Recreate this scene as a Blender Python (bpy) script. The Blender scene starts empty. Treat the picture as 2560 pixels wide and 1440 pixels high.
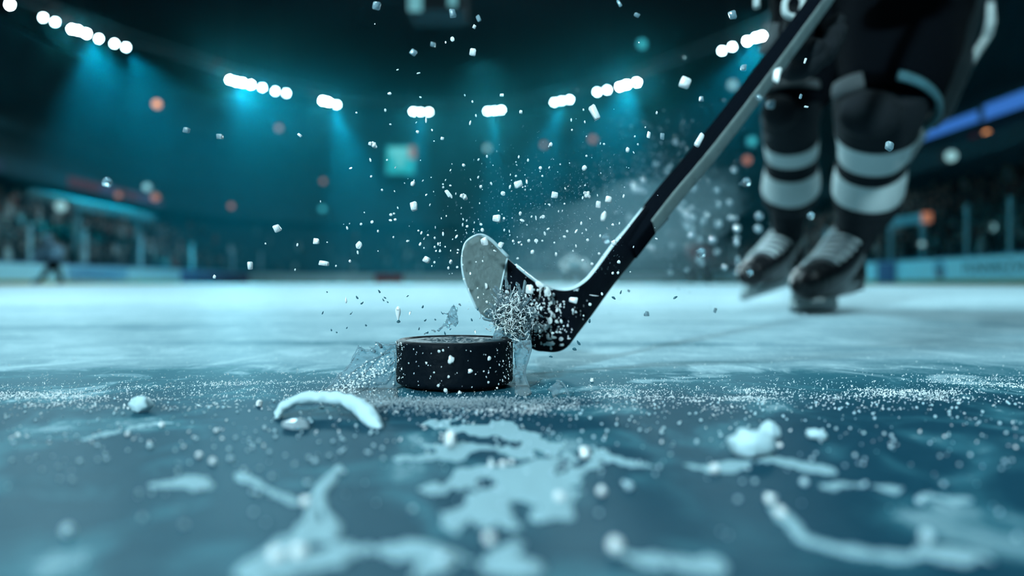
import bpy, bmesh, math, random
import numpy as np
from mathutils import Vector, Matrix, noise
R = random.Random(7)
sc = bpy.context.scene
COL = sc.collection
F = 1800.0; CX = 1280.0; HY = 708.0; CAMZ = 0.0668

def P(px, py, d):
    return Vector(((px - CX) / F * d, d, CAMZ - (py - HY) / F * d))
def icedepth(py):
    return CAMZ * F / (py - HY)
def IP(px, py, z=0.0):
    d = icedepth(py)
    return Vector(((px - CX) / F * d, d, z))

# ------------------------------------------------------------------ materials
def nmat(name):
    m = bpy.data.materials.new(name); m.use_nodes = True
    nt = m.node_tree; nt.nodes.clear()
    return m, nt, nt.nodes, nt.links

def mat(name, col, rough=0.5, metal=0.0, spec=0.5, trans=0.0, ior=1.45, emit=None, estr=0.0, noise_amt=0.0, noise_scale=30.0, bump=0.0, coat=0.0):
    m, nt, N, L = nmat(name)
    o = N.new('ShaderNodeOutputMaterial'); b = N.new('ShaderNodeBsdfPrincipled')
    L.new(b.outputs[0], o.inputs[0])
    b.inputs['Base Color'].default_value = (*col, 1)
    b.inputs['Roughness'].default_value = rough
    b.inputs['Metallic'].default_value = metal
    b.inputs['Specular IOR Level'].default_value = spec
    b.inputs['Transmission Weight'].default_value = trans
    b.inputs['IOR'].default_value = ior
    b.inputs['Coat Weight'].default_value = coat
    if emit:
        b.inputs['Emission Color'].default_value = (*emit, 1)
        b.inputs['Emission Strength'].default_value = estr
    if noise_amt or bump:
        tc = N.new('ShaderNodeTexCoord'); nz = N.new('ShaderNodeTexNoise')
        nz.inputs['Scale'].default_value = noise_scale; nz.inputs['Detail'].default_value = 6
        L.new(tc.outputs['Object'], nz.inputs['Vector'])
        if noise_amt:
            r = N.new('ShaderNodeMix'); r.data_type = 'RGBA'
            r.inputs['A'].default_value = (*[c * (1 - noise_amt) for c in col], 1)
            r.inputs['B'].default_value = (*[min(1, c * (1 + noise_amt)) for c in col], 1)
            L.new(nz.outputs['Fac'], r.inputs['Factor']); L.new(r.outputs['Result'], b.inputs['Base Color'])
        if bump:
            bp = N.new('ShaderNodeBump'); bp.inputs['Strength'].default_value = bump; bp.inputs['Distance'].default_value = 0.002
            L.new(nz.outputs['Fac'], bp.inputs['Height']); L.new(bp.outputs[0], b.inputs['Normal'])
    return m

def snow_mat(name, col=(0.8, 0.93, 1.0), transl=0.45, rough=0.25, gloss=0.2, nscale=900, bump=0.5):
    m, nt, N, L = nmat(name)
    o = N.new('ShaderNodeOutputMaterial')
    d = N.new('ShaderNodeBsdfDiffuse'); t = N.new('ShaderNodeBsdfTranslucent'); g = N.new('ShaderNodeBsdfGlossy')
    d.inputs[0].default_value = (*col, 1); t.inputs[0].default_value = (*col, 1); g.inputs[0].default_value = (1, 1, 1, 1)
    g.inputs['Roughness'].default_value = rough
    a = N.new('ShaderNodeMixShader'); a.inputs[0].default_value = transl
    c = N.new('ShaderNodeMixShader'); c.inputs[0].default_value = gloss
    L.new(d.outputs[0], a.inputs[1]); L.new(t.outputs[0], a.inputs[2]); L.new(a.outputs[0], c.inputs[1]); L.new(g.outputs[0], c.inputs[2]); L.new(c.outputs[0], o.inputs[0])
    if bump:
        tc = N.new('ShaderNodeNewGeometry'); nz = N.new('ShaderNodeTexNoise'); nz.inputs['Scale'].default_value = nscale
        L.new(tc.outputs['Position'], nz.inputs['Vector'])
        bp = N.new('ShaderNodeBump'); bp.inputs['Strength'].default_value = bump; bp.inputs['Distance'].default_value = 0.0006
        L.new(nz.outputs['Fac'], bp.inputs['Height'])
        for s in (d, t, g): L.new(bp.outputs[0], s.inputs['Normal'])
    return m

def glass_mat(name, col=(0.8, 0.95, 1.0), white=0.15, rough=0.03, ior=1.33, thin=0.35):
    """clear water / ice: refraction mixed with a little frosted white and a little straight-through"""
    m, nt, N, L = nmat(name)
    o = N.new('ShaderNodeOutputMaterial'); g = N.new('ShaderNodeBsdfGlass'); d = N.new('ShaderNodeBsdfDiffuse'); t = N.new('ShaderNodeBsdfTranslucent'); tr = N.new('ShaderNodeBsdfTransparent')
    g.inputs['Color'].default_value = (*col, 1); g.inputs['Roughness'].default_value = rough; g.inputs['IOR'].default_value = ior
    d.inputs[0].default_value = (0.85, 0.95, 1, 1); t.inputs[0].default_value = (0.85, 0.95, 1, 1); tr.inputs[0].default_value = (*col, 1)
    m1 = N.new('ShaderNodeMixShader'); m1.inputs[0].default_value = 0.5; L.new(d.outputs[0], m1.inputs[1]); L.new(t.outputs[0], m1.inputs[2])
    m2 = N.new('ShaderNodeMixShader'); m2.inputs[0].default_value = thin; L.new(g.outputs[0], m2.inputs[1]); L.new(tr.outputs[0], m2.inputs[2])
    m3 = N.new('ShaderNodeMixShader'); m3.inputs[0].default_value = white; L.new(m2.outputs[0], m3.inputs[1]); L.new(m1.outputs[0], m3.inputs[2])
    L.new(m3.outputs[0], o.inputs[0])
    return m

M = {}
M['rubber'] = mat('black rubber', (0.0022, 0.0045, 0.0075), 0.5, spec=0.07, bump=0.35, noise_scale=260)
M['stick_black'] = mat('black carbon', (0.004, 0.006, 0.010), 0.55, spec=0.06, bump=0.25, noise_scale=120, noise_amt=0.5)
M['shaft_black'] = mat('matt black', (0.003, 0.0045, 0.007), 0.9, spec=0.0)
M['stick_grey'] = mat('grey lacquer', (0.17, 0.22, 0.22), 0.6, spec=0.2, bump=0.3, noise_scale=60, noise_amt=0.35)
M['stick_silver'] = mat('silver edge', (0.5, 0.58, 0.6), 0.35, metal=0.3)
M['tape'] = mat('grey tape', (0.17, 0.22, 0.22), 0.65, bump=0.6, noise_scale=250, noise_amt=0.25)
M['edge'] = mat('pale edge', (0.55, 0.7, 0.75), 0.3)  # pale rims; along blade and shaft it paints the lamps' highlight
M['black'] = mat('black cloth', (0.002, 0.003, 0.0045), 1.0, spec=0.03, bump=0.5, noise_scale=90)
M['dark'] = mat('dark cloth', (0.009, 0.012, 0.015), 0.85, spec=0.15, bump=0.6, noise_scale=60)
M['grey'] = mat('grey cloth', (0.035, 0.045, 0.05), 0.75, noise_amt=0.3)
M['white'] = mat('white knit', (0.48, 0.55, 0.55), 0.8, bump=0.4, noise_scale=150)
M['gloss_black'] = mat('glossy black', (0.005, 0.006, 0.008), 0.35, spec=0.35)
M['tongue'] = mat('grey tongue', (0.07, 0.09, 0.10), 0.5)
M['spare'] = mat('worn grey shaft', (0.24, 0.28, 0.28), 0.6, noise_amt=.3)
M['lace'] = mat('silver lace', (0.60, 0.68, 0.70), 0.38, metal=0.25)
M['holder'] = mat('blade holder', (0.25, 0.32, 0.33), 0.35)
M['steel'] = mat('steel', (0.25, 0.28, 0.3), 0.25, metal=0.9)
M['skin'] = mat('skin', (0.30, 0.20, 0.16), 0.6)
M['teal_trim'] = mat('teal trim', (0.03, 0.10, 0.12), 0.7, noise_amt=0.4, noise_scale=80)
M['bluegrey'] = mat('blue jersey', (0.18, 0.34, 0.46), 0.7)
M['maroon'] = mat('maroon cloth', (0.09, 0.02, 0.025), 0.7)
M['snow'] = snow_mat('snow', (0.56, 0.74, 0.80), transl=0.25, rough=0.5, gloss=0.05)
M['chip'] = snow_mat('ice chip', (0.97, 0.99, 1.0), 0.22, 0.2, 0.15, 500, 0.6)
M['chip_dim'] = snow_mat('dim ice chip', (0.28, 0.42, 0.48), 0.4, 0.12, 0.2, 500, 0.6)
M['drop'] = glass_mat('water drop', white=0.12, thin=0.1)
M['water'] = glass_mat('splash water', (0.66, 0.86, 0.92), white=0.22, thin=0.12, ior=1.36)
M['froth'] = glass_mat('froth', (0.85, 0.95, 1.0), white=0.45, rough=0.1, thin=0.2)
M['board'] = mat('rink board', (0.36, 0.66, 0.72), 0.45, noise_amt=0.12, noise_scale=2)
M['board_far'] = mat('advert board pale', (0.5, 0.85, 0.92), 0.4)
M['cap'] = mat('blue cap rail', (0.02, 0.06, 0.16), 0.5)
M['kick'] = mat('yellow kick plate', (0.30, 0.22, 0.03), 0.5)
M['ad_text'] = mat('advert ink', (0.03, 0.09, 0.13), 0.5)
M['ad_blue'] = mat('advert blue', (0.03, 0.16, 0.28), 0.5)
M['ad_purple'] = mat('advert purple', (0.07, 0.09, 0.20), 0.5)
M['ad_red'] = mat('advert red', (0.20, 0.03, 0.05), 0.5)
M['ad_mid'] = mat('advert mid blue', (0.16, 0.36, 0.48), 0.5)
M['stand'] = mat('dark concrete', (0.018, 0.048, 0.060), 0.9, noise_amt=0.5, noise_scale=0.7)
M['facade'] = mat('balcony front', (0.020, 0.062, 0.078), 0.8, noise_amt=0.5, noise_scale=0.4)
M['roof'] = mat('black roof', (0.006, 0.010, 0.014), 0.9)
M['post'] = mat('glass post', (0.22, 0.42, 0.48), 0.5)
M['truss'] = mat('truss steel', (0.03, 0.035, 0.04), 0.6)
M['canopy'] = mat('pale canopy', (0.06, 0.15, 0.17), 0.6)
M['lens'] = mat('lamp lens', (1, 1, 1), 0.5, emit=(0.88, 0.98, 1.0), estr=320)
M['lens_dim'] = mat('lamp lens cyan', (1, 1, 1), 0.5, emit=(0.6, 0.92, 1.0), estr=66)
def em(name, col, s): return mat(name, (0.02, 0.02, 0.02), 0.6, emit=col, estr=s)
M['orange'] = em('orange lamp', (1.0, 0.42, 0.16), 1.6)
M['orange_dim'] = em('dim orange lamp', (0.6, 0.22, 0.12), 0.8)
M['tealamp'] = em('teal lamp', (0.05, 0.55, 0.65), 1.0)
M['palelamp'] = em('pale lamp', (0.35, 0.7, 0.75), 0.9)
M['bluerib'] = em('blue ribbon screen', (0.035, 0.17, 0.58), 0.9)
M['redrib'] = em('red ribbon screen', (0.4, 0.05, 0.09), 0.13)
M['violetrib'] = em('violet ribbon screen', (0.15, 0.16, 0.4), 0.22)
M['navyrib'] = em('navy ribbon screen', (0.03, 0.12, 0.25), 0.2)
M['screen'] = em('teal screen', (0.02, 0.52, 0.58), 0.75)
M['screen_pale'] = em('pale screen figure', (0.15, 0.72, 0.76), 0.8)
M['screen_orange'] = em('orange screen strip', (0.6, 0.3, 0.2), 0.5)
M['screen_dim'] = em('dim grey screen', (0.12, 0.38, 0.43), 1.0)

# ------------------------------------------------------------------ object helpers
def mk(name, verts, faces, m, parent=None, smooth=True, mats=None, fm=None):
    me = bpy.data.meshes.new(name)
    me.from_pydata([tuple(v) for v in verts], [], faces)
    for x in (mats or [m]): me.materials.append(x)
    if fm: me.polygons.foreach_set('material_index', fm)
    if smooth: me.polygons.foreach_set('use_smooth', [True] * len(me.polygons))
    me.update()
    o = bpy.data.objects.new(name, me); COL.objects.link(o)
    if parent is not None:
        o.parent = parent
        o.matrix_parent_inverse = Matrix.Translation(parent_world(parent)).inverted()
    return o
def parent_world(p):
    # parts are written in world coordinates, only roots carry a location
    return p.location.copy() if p.parent is None else Vector((0, 0, 0))
def bmobj(name, bm, m, parent=None, smooth=True, mats=None):
    me = bpy.data.meshes.new(name); bm.normal_update(); bm.to_mesh(me); bm.free()
    for x in (mats or [m]): me.materials.append(x)
    if smooth: me.polygons.foreach_set('use_smooth', [True] * len(me.polygons))
    o = bpy.data.objects.new(name, me); COL.objects.link(o)
    if parent is not None:
        o.parent = parent
        o.matrix_parent_inverse = Matrix.Translation(parent_world(parent)).inverted()
    return o
def tag(o, label=None, cat=None, group=None, kind=None):
    if label: o['label'] = label
    if cat: o['category'] = cat
    if group: o['group'] = group
    if kind: o['kind'] = kind
    return o
def empty(name, loc, label, cat, group=None):
    o = bpy.data.objects.new(name, None); o.location = loc; o.empty_display_size = 0.05
    COL.objects.link(o); return tag(o, label, cat, group)

class Geo:
    def __init__(s): s.v = []; s.f = []; s.m = []
    def add(s, vs, fs, mi=0):
        b = len(s.v); s.v.extend(vs); s.f.extend([tuple(i + b for i in f) for f in fs]); s.m.extend([mi] * len(fs))
    def box(s, c, size, mi=0, rot=None):
        x, y, z = [q / 2 for q in size]
        vs = [Vector((sx * x, sy * y, sz * z)) for sx in (-1, 1) for sy in (-1, 1) for sz in (-1, 1)]
        if rot: vs = [rot @ v for v in vs]
        s.add([v + Vector(c) for v in vs], [(0, 1, 3, 2), (4, 6, 7, 5), (0, 4, 5, 1), (2, 3, 7, 6), (0, 2, 6, 4), (1, 5, 7, 3)], mi)
    def ball(s, c, r, mi=0, seg=10, rings=6, sc_=(1, 1, 1)):
        vs = []; fs = []
        for i in range(rings + 1):
            th = math.pi * i / rings
            for j in range(seg):
                a = 2 * math.pi * j / seg
                vs.append(Vector((c[0] + r * sc_[0] * math.sin(th) * math.cos(a), c[1] + r * sc_[1] * math.sin(th) * math.sin(a), c[2] + r * sc_[2] * math.cos(th))))
        for i in range(rings):
            for j in range(seg):
                k = (j + 1) % seg
                fs.append((i * seg + j, (i + 1) * seg + j, (i + 1) * seg + k, i * seg + k))
        s.add(vs, fs, mi)
    def loft(s, pts, rad, seg=16, mi=None, caps=True, a0=0.0, a1=2 * math.pi, ref=None, lump=0.0, lsc=20):
        pts = [Vector(p) for p in pts]; n = len(pts)
        tang = []
        for i in range(n):
            t = pts[min(i + 1, n - 1)] - pts[max(i - 1, 0)]
            tang.append(t.normalized())
        u = ref or Vector((1, 0, 0))
        full = abs(a1 - a0 - 2 * math.pi) < 1e-6
        cols = seg if full else seg + 1
        b = len(s.v)
        for i in range(n):
            t = tang[i]; u = (u - t * u.dot(t))
            if u.length < 1e-5: u = t.orthogonal()
            u.normalize(); w = t.cross(u)
            r = rad[i]; rx, ry = (r if isinstance(r, (tuple, list)) else (r, r))
            for j in range(cols):
                a = a0 + (a1 - a0) * j / seg
                p = pts[i] + u * (rx * math.cos(a)) + w * (ry * math.sin(a))
                if lump: p += (p - pts[i]).normalized() * noise.noise(p * lsc) * lump
                s.v.append(p)
        for i in range(n - 1):
            for j in range(seg):
                k = (j + 1) % cols if full else j + 1
                s.f.append((b + i * cols + j, b + i * cols + k, b + (i + 1) * cols + k, b + (i + 1) * cols + j))
                s.m.append(mi[i] if isinstance(mi, list) else (mi or 0))
        if caps and full:
            s.f.append(tuple(b + j for j in range(seg - 1, -1, -1))); s.m.append(mi[0] if isinstance(mi, list) else (mi or 0))
            s.f.append(tuple(b + (n - 1) * cols + j for j in range(seg))); s.m.append(mi[-1] if isinstance(mi, list) else (mi or 0))
    def obj(s, name, m, parent=None, smooth=True, mats=None):
        return mk(name, s.v, s.f, m, parent, smooth, mats, s.m if mats else None)

def bevel(o, w, seg=2):
    b = o.modifiers.new('bevel', 'BEVEL'); b.width = w; b.segments = seg; b.limit_method = 'ANGLE'; return o
def subsurf(o, l=1):
    b = o.modifiers.new('sub', 'SUBSURF'); b.levels = l; b.render_levels = l; return o
def resample(pts, n):
    """Catmull-Rom through rows of numbers"""
    pts = [list(p) for p in pts]; out = []
    k = len(pts) - 1
    for i in range(n):
        t = i / (n - 1) * k; a = min(int(t), k - 1); f = t - a
        p0, p1, p2, p3 = pts[max(a - 1, 0)], pts[a], pts[a + 1], pts[min(a + 2, k)]
        out.append([0.5 * ((2 * q1) + (-q0 + q2) * f + (2 * q0 - 5 * q1 + 4 * q2 - q3) * f * f + (-q0 + 3 * q1 - 3 * q2 + q3) * f ** 3) for q0, q1, q2, q3 in zip(p0, p1, p2, p3)])
    return out
def pxpath(rows, n):
    """rows (px, py, depth, radius px) -> points, radii in metres"""
    rr = resample(rows, n)
    return [P(r[0], r[1], r[2]) for r in rr], [r[3] * r[2] / F for r in rr]

# ------------------------------------------------------------------ ice floor
def ice_material():
    m, nt, N, L = nmat('rink ice')
    o = N.new('ShaderNodeOutputMaterial'); b = N.new('ShaderNodeBsdfPrincipled'); L.new(b.outputs[0], o.inputs[0])
    geo = N.new('ShaderNodeNewGeometry'); sep = N.new('ShaderNodeSeparateXYZ'); L.new(geo.outputs['Position'], sep.inputs[0])
    def math_(op, a, b_=None, c=None, clamp=False):
        n = N.new('ShaderNodeMath'); n.operation = op; n.use_clamp = clamp
        for i, v in enumerate((a, b_, c)):
            if v is None: continue
            if isinstance(v, (int, float)): n.inputs[i].default_value = v
            else: L.new(v, n.inputs[i])
        return n.outputs[0]
    def noise_(scale, detail=5, rough=0.6, stretch=None, rot=0, dist=0):
        mp = N.new('ShaderNodeMapping'); L.new(geo.outputs['Position'], mp.inputs[0])
        mp.inputs['Rotation'].default_value = (0, 0, rot)
        if stretch: mp.inputs['Scale'].default_value = stretch
        nz = N.new('ShaderNodeTexNoise'); nz.inputs['Scale'].default_value = scale; nz.inputs['Detail'].default_value = detail
        nz.inputs['Roughness'].default_value = rough; nz.inputs['Distortion'].default_value = dist
        L.new(mp.outputs[0], nz.inputs['Vector']); return nz.outputs['Fac']
    def ramp(v, lo, hi):
        n = N.new('ShaderNodeMapRange'); n.interpolation_type = 'SMOOTHSTEP'
        L.new(v, n.inputs['Value']); n.inputs['From Min'].default_value = lo; n.inputs['From Max'].default_value = hi
        return n.outputs[0]
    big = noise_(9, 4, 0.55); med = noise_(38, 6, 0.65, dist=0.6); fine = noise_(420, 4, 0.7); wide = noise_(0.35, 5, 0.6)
    # snow cover: thins towards the lens, with the light's falloff painted in
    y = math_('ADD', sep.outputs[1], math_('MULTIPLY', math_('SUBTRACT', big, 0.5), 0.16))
    cover_light = ramp(y, 0.34, 0.64)
    cover_light2 = ramp(y, 0.6, 3.0)  # farther ice brightened through its colour
    snow = math_('MULTIPLY_ADD', cover_light, 0.62, math_('MULTIPLY', cover_light2, 0.16))
    patch = math_('MULTIPLY', ramp(noise_(17, 6, 0.6, (1, .8, 1), 0.3, 0.9), 0.47, 0.66), math_('MULTIPLY_ADD', cover_light, -0.48, 0.56))
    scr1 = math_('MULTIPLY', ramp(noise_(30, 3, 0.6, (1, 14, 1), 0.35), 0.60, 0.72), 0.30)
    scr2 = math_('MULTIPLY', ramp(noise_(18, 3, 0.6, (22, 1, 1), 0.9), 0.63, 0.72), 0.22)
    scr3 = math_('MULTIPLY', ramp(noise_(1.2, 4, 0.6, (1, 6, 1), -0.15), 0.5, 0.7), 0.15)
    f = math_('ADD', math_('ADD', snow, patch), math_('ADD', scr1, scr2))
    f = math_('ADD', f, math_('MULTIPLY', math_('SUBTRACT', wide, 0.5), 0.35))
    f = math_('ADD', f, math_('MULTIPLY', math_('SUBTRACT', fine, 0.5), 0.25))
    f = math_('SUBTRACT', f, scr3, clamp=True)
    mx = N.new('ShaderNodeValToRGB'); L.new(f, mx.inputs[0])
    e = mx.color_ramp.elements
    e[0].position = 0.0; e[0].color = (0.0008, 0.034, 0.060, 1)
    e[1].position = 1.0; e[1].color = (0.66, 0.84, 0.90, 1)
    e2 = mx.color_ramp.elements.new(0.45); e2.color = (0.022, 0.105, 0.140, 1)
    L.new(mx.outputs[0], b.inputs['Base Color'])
    rg = N.new('ShaderNodeMapRange'); L.new(f, rg.inputs['Value']); rg.inputs['To Min'].default_value = 0.38; rg.inputs['To Max'].default_value = 0.7
    L.new(rg.outputs[0], b.inputs['Roughness'])
    b.inputs['Specular IOR Level'].default_value = 0.0; b.inputs['IOR'].default_value = 1.01
    gs_ = N.new('ShaderNodeBsdfGlossy'); gs_.inputs['Color'].default_value = (0.75, 0.95, 1, 1); gs_.inputs['Roughness'].default_value = 0.42; ms = N.new('ShaderNodeMixShader'); ms.inputs[0].default_value = 0.045
    L.new(b.outputs[0], ms.inputs[1]); L.new(gs_.outputs[0], ms.inputs[2]); L.new(ms.outputs[0], o.inputs[0])
    h = math_('ADD', math_('MULTIPLY', med, 1.0), math_('MULTIPLY', fine, 0.35))
    h = math_('ADD', h, math_('ADD', scr1, scr2))
    bp = N.new('ShaderNodeBump'); bp.inputs['Strength'].default_value = 0.4; bp.inputs['Distance'].default_value = 0.0016
    L.new(h, bp.inputs['Height']); L.new(bp.outputs[0], b.inputs['Normal']); L.new(bp.outputs[0], gs_.inputs['Normal'])
    return m
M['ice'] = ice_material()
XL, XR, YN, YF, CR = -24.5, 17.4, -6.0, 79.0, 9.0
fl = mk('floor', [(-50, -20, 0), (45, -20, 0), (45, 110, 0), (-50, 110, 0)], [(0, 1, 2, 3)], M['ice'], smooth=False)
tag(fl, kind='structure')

# ------------------------------------------------------------------ bowl: boards, stands, balconies
def rim(off, step=3.0):
    """rounded-rectangle plan of the rink, offset outwards; list of (x, y, nx, ny) clockwise from near left"""
    pts = []
    r = CR + off
    x0, x1, y0, y1 = XL - off, XR + off, YN - off, YF + off
    def line(a, b, n):
        L_ = math.dist(a, b); k = max(1, int(L_ / step))
        for i in range(k): pts.append((a[0] + (b[0] - a[0]) * i / k, a[1] + (b[1] - a[1]) * i / k, *n))
    def arc(cx, cy, a0, a1):
        for i in range(8):
            a = math.radians(a0 + (a1 - a0) * i / 8)
            pts.append((cx + r * math.cos(a), cy + r * math.sin(a), math.cos(a), math.sin(a)))
    line((x0, y0 + r), (x0, y1 - r), (-1, 0)); arc(x0 + r, y1 - r, 180, 90)
    line((x0 + r, y1), (x1 - r, y1), (0, 1)); arc(x1 - r, y1 - r, 90, 0)
    line((x1, y1 - r), (x1, y0 + r), (1, 0)); arc(x1 - r, y0 + r, 0, -90)
    line((x1 - r, y0), (x0 + r, y0), (0, -1)); arc(x0 + r, y0 + r, 270, 180)
    return pts
def ring_profile(prof, closed=True):
    """sweep an (offset, z) profile round the rink plan"""
    g = Geo(); base = rim(0, 3.0); n = len(base); k = len(prof)
    # scale corner arcs with the offset through the normals
    for (x, y, nx, ny) in base:
        for (o, z) in prof: g.v.append(Vector((x + nx * o, y + ny * o, z)))
    for i in range(n):
        j = (i + 1) % n
        for q in range(k - 1):
            g.f.append((i * k + q, j * k + q, j * k + q + 1, i * k + q + 1)); g.m.append(0)
    return g
bd = ring_profile([(0.0, 0.0), (0.0, 1.07), (0.14, 1.07), (0.14, 0.0)]).obj('wall_boards', M['board'], smooth=False); tag(bd, kind='structure')
cp = ring_profile([(-0.03, 1.07), (-0.03, 1.13), (0.17, 1.13), (0.17, 1.07), (-0.03, 1.07)]).obj('trim_1', M['cap'], smooth=False); tag(cp, kind='structure')
kp = ring_profile([(-0.005, 0.0), (-0.02, 0.0), (-0.02, 0.19), (-0.005, 0.19)]).obj('trim_2', M['kick'], smooth=False); tag(kp, kind='structure')
prof = [(1.2, 0.0), (1.2, 1.0)]
o_, z_ = 1.2, 1.0
for i in range(16): prof += [(o_ + 0.75, z_), (o_ + 0.75, z_ + 0.36)]; o_ += 0.75; z_ += 0.36
LOW = prof[:]
prof += [(o_ + 0.1, z_ + 2.4)]
st = ring_profile(prof).obj('grandstand_lower', M['stand'], smooth=False); tag(st, kind='structure')
prof = [(9.2, 7.3), (9.2, 8.5), (10.0, 8.5)]
o_, z_ = 10.0, 8.5
for i in range(9): prof += [(o_ + 0.8, z_), (o_ + 0.8, z_ + 0.45)]; o_ += 0.8; z_ += 0.45
st2 = ring_profile(prof).obj('grandstand_upper', M['facade'], smooth=False); tag(st2, kind='structure')
prof = [(16.0, 12.2), (16.0, 13.3), (17.0, 13.3)]
o_, z_ = 17.0, 13.3
for i in range(6): prof += [(o_ + 0.8, z_), (o_ + 0.8, z_ + 0.5)]; o_ += 0.8; z_ += 0.5
prof += [(o_, 24)]
st3 = ring_profile(prof).obj('grandstand_top', M['facade'], smooth=False); tag(st3, kind='structure')
ce = mk('ceiling', [(-50, -30, 24), (45, -30, 24), (45, 110, 24), (-50, 110, 24)], [(0, 3, 2, 1)], M['roof'], smooth=False); tag(ce, kind='structure')

# rink glass and its posts
gm, nt, N, L = nmat('rink glass')
o = N.new('ShaderNodeOutputMaterial'); t = N.new('ShaderNodeBsdfTransparent'); g_ = N.new('ShaderNodeBsdfGlossy'); x = N.new('ShaderNodeMixShader')
t.inputs[0].default_value = (0.86, 0.95, 0.96, 1); g_.inputs['Roughness'].default_value = 0.15; x.inputs[0].default_value = 0.05
L.new(t.outputs[0], x.inputs[1]); L.new(g_.outputs[0], x.inputs[2]); L.new(x.outputs[0], o.inputs[0])
gl = ring_profile([(0.07, 1.13), (0.07, 2.95)]).obj('window_1', gm, smooth=False); tag(gl, kind='structure')
pg = Geo(); pg.box((0, 0, 0.95), (0.14, 0.10, 1.9)); pg.box((0, 0, 1.93), (0.18, 0.14, 0.06))
post0 = None
posts = [(-24.43, y) for y in (36.5, 41.2, 47.4, 55, 63, 70)] + [(17.47, y) for y in (25.2, 27.6, 33.2, 40, 48, 57, 67)]
for i, (x_, y_) in enumerate(posts):
    if post0 is None: o = post0 = pg.obj('glass_post', M['post'], smooth=False)
    else: o = post0.copy(); COL.objects.link(o)
    o.location = (x_, y_, 1.13)
    sd = 'left' if x_ < 0 else 'right'
    tag(o, 'pale upright post holding the rink glass above the %s boards' % sd, 'post', 'glass posts along the %s boards' % sd)

# crowd in the lower seats: nobody could count it
g = Geo(); cr = random.Random(3)
cm = [mat('crowd dark', (0.02, 0.03, 0.035), 0.9), mat('crowd grey', (0.10, 0.14, 0.15), 0.9), mat('crowd pale', (0.34, 0.42, 0.43), 0.9), mat('crowd skin', (0.22, 0.17, 0.15), 0.9), mat('crowd red', (0.16, 0.04, 0.03), 0.9)]
base = rim(0, 0.62)
for row in range(15):
    off = 1.2 + 0.75 * row + 0.45; z = 1.0 + 0.36 * row
    for (x, y, nx, ny) in base:
        if y < 20 or cr.random() > (0.62 if x > 0 else 0.45): continue
        if y > 60 and cr.random() > 0.6: continue
        px, py = x + nx * off + cr.uniform(-.1, .1), y + ny * off + cr.uniform(-.1, .1)
        c = cr.choices([0, 1, 2, 4], [6, 3, 1.0, 0.6])[0]
        g.ball((px, py, z + 0.45), 0.24, c, 6, 4, (1, 0.8, 1.9)); g.ball((px, py, z + 1.02), 0.12, 3 if cr.random() < .8 else 0, 6, 4)
tag(g.obj('crowd', cm[0], mats=cm), 'dim blurred spectators filling the lower seats round the rink', 'crowd', kind='stuff')

# ribbon screens on the balcony front
def ribbon(name, off, z0, z1, ya, yb, m, side, label, cat='screen', group=None):
    x = (XL - off) if side < 0 else (XR + off)
    g = Geo(); g.box((x, (ya + yb) / 2, (z0 + z1) / 2), (0.12, abs(yb - ya), z1 - z0)); o = g.obj(name, m, smooth=False)
    return tag(o, label, cat, group)
segs = [(44, 47.5, 'navyrib'), (47.5, 51, 'bluegrey'), (54.5, 58.5, 'redrib'), (58.5, 60.5, 'violetrib'), (60.5, 64.5, 'redrib'), (64.5, 69, 'violetrib')]
for i, (a, b, mm) in enumerate([s for s in segs if s[2].endswith('rib')]):
    ribbon('ribbon_screen', 9.05, 7.45, 8.15, a, b, M[mm], -1, {'navyrib': 'dark navy strip of the screen on the left balcony front', 'redrib': 'dim red strip of the screen on the left balcony front', 'violetrib': 'dim violet strip of the screen on the left balcony front'}[mm], group='strips of the left ribbon screen: ' + mm[:-3])
g = Geo()
x = XR + 9.0
g.box((x, 44.2, 9.55), (0.12, 7.4, 0.62), 0); g.box((x, 36.3, 9.60), (0.12, 8.0, 0.80), 0); g.box((x, 40.4, 9.6), (0.16, 0.5, 0.7), 1)
rb = g.obj('ribbon_screen', M['bluerib'], smooth=False, mats=[M['bluerib'], M['navyrib']])
tag(rb, 'bright blue glowing ribbon screen on the balcony right of the skater', 'screen')

# adverts on the boards
def text_mesh(name, s, size, m, parent, mat4):
    cu = bpy.data.curves.new(name, 'FONT'); cu.body = s; cu.size = size; cu.extrude = 0.004; cu.align_x = 'LEFT'; cu.align_y = 'CENTER'
    tmp = bpy.data.objects.new('tmp', cu); COL.objects.link(tmp)
    dg = bpy.context.evaluated_depsgraph_get(); dg.update()
    me = bpy.data.meshes.new_from_object(tmp.evaluated_get(dg)); me.materials.clear(); me.materials.append(m)
    bpy.data.objects.remove(tmp)
    me.transform(mat4)
    o = bpy.data.objects.new(name, me); COL.objects.link(o); o.parent = parent
    o.matrix_parent_inverse = Matrix.Translation(parent_world(parent)).inverted()
    return o
MR = lambda x, y, z: Matrix(((0, 0, -1, x), (-1, 0, 0, y), (0, 1, 0, z), (0, 0, 0, 1)))   # faces -X, reads towards -Y
ML = lambda x, y, z: Matrix(((0, 0, 1, x), (1, 0, 0, y), (0, 1, 0, z), (0, 0, 0, 1))) @ Matrix.Identity(4)
def advert(x, ya, yb, z0, z1, m, label):
    g = Geo(); g.box((0, 0, 0), (0.03, abs(yb - ya), z1 - z0)); g2 = g
    o = bpy.data.objects.new('advert_panel', None); o.location = (x, (ya + yb) / 2, (z0 + z1) / 2); COL.objects.link(o)
    for i in range(len(g.v)): g.v[i] = g.v[i] + o.location
    g.obj('panel', m, o, smooth=False)
    return tag(o, label, 'advert')
a = advert(XR - 0.03, 32.2, 20, 0.2, 1.03, M['board_far'], 'pale advert panel with round emblem and dark lettering on the right boards')
text_mesh('lettering', 'PUNNREZVNA', 0.62, M['ad_text'], a, MR(XR - 0.055, 27.7, 0.62))
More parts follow.
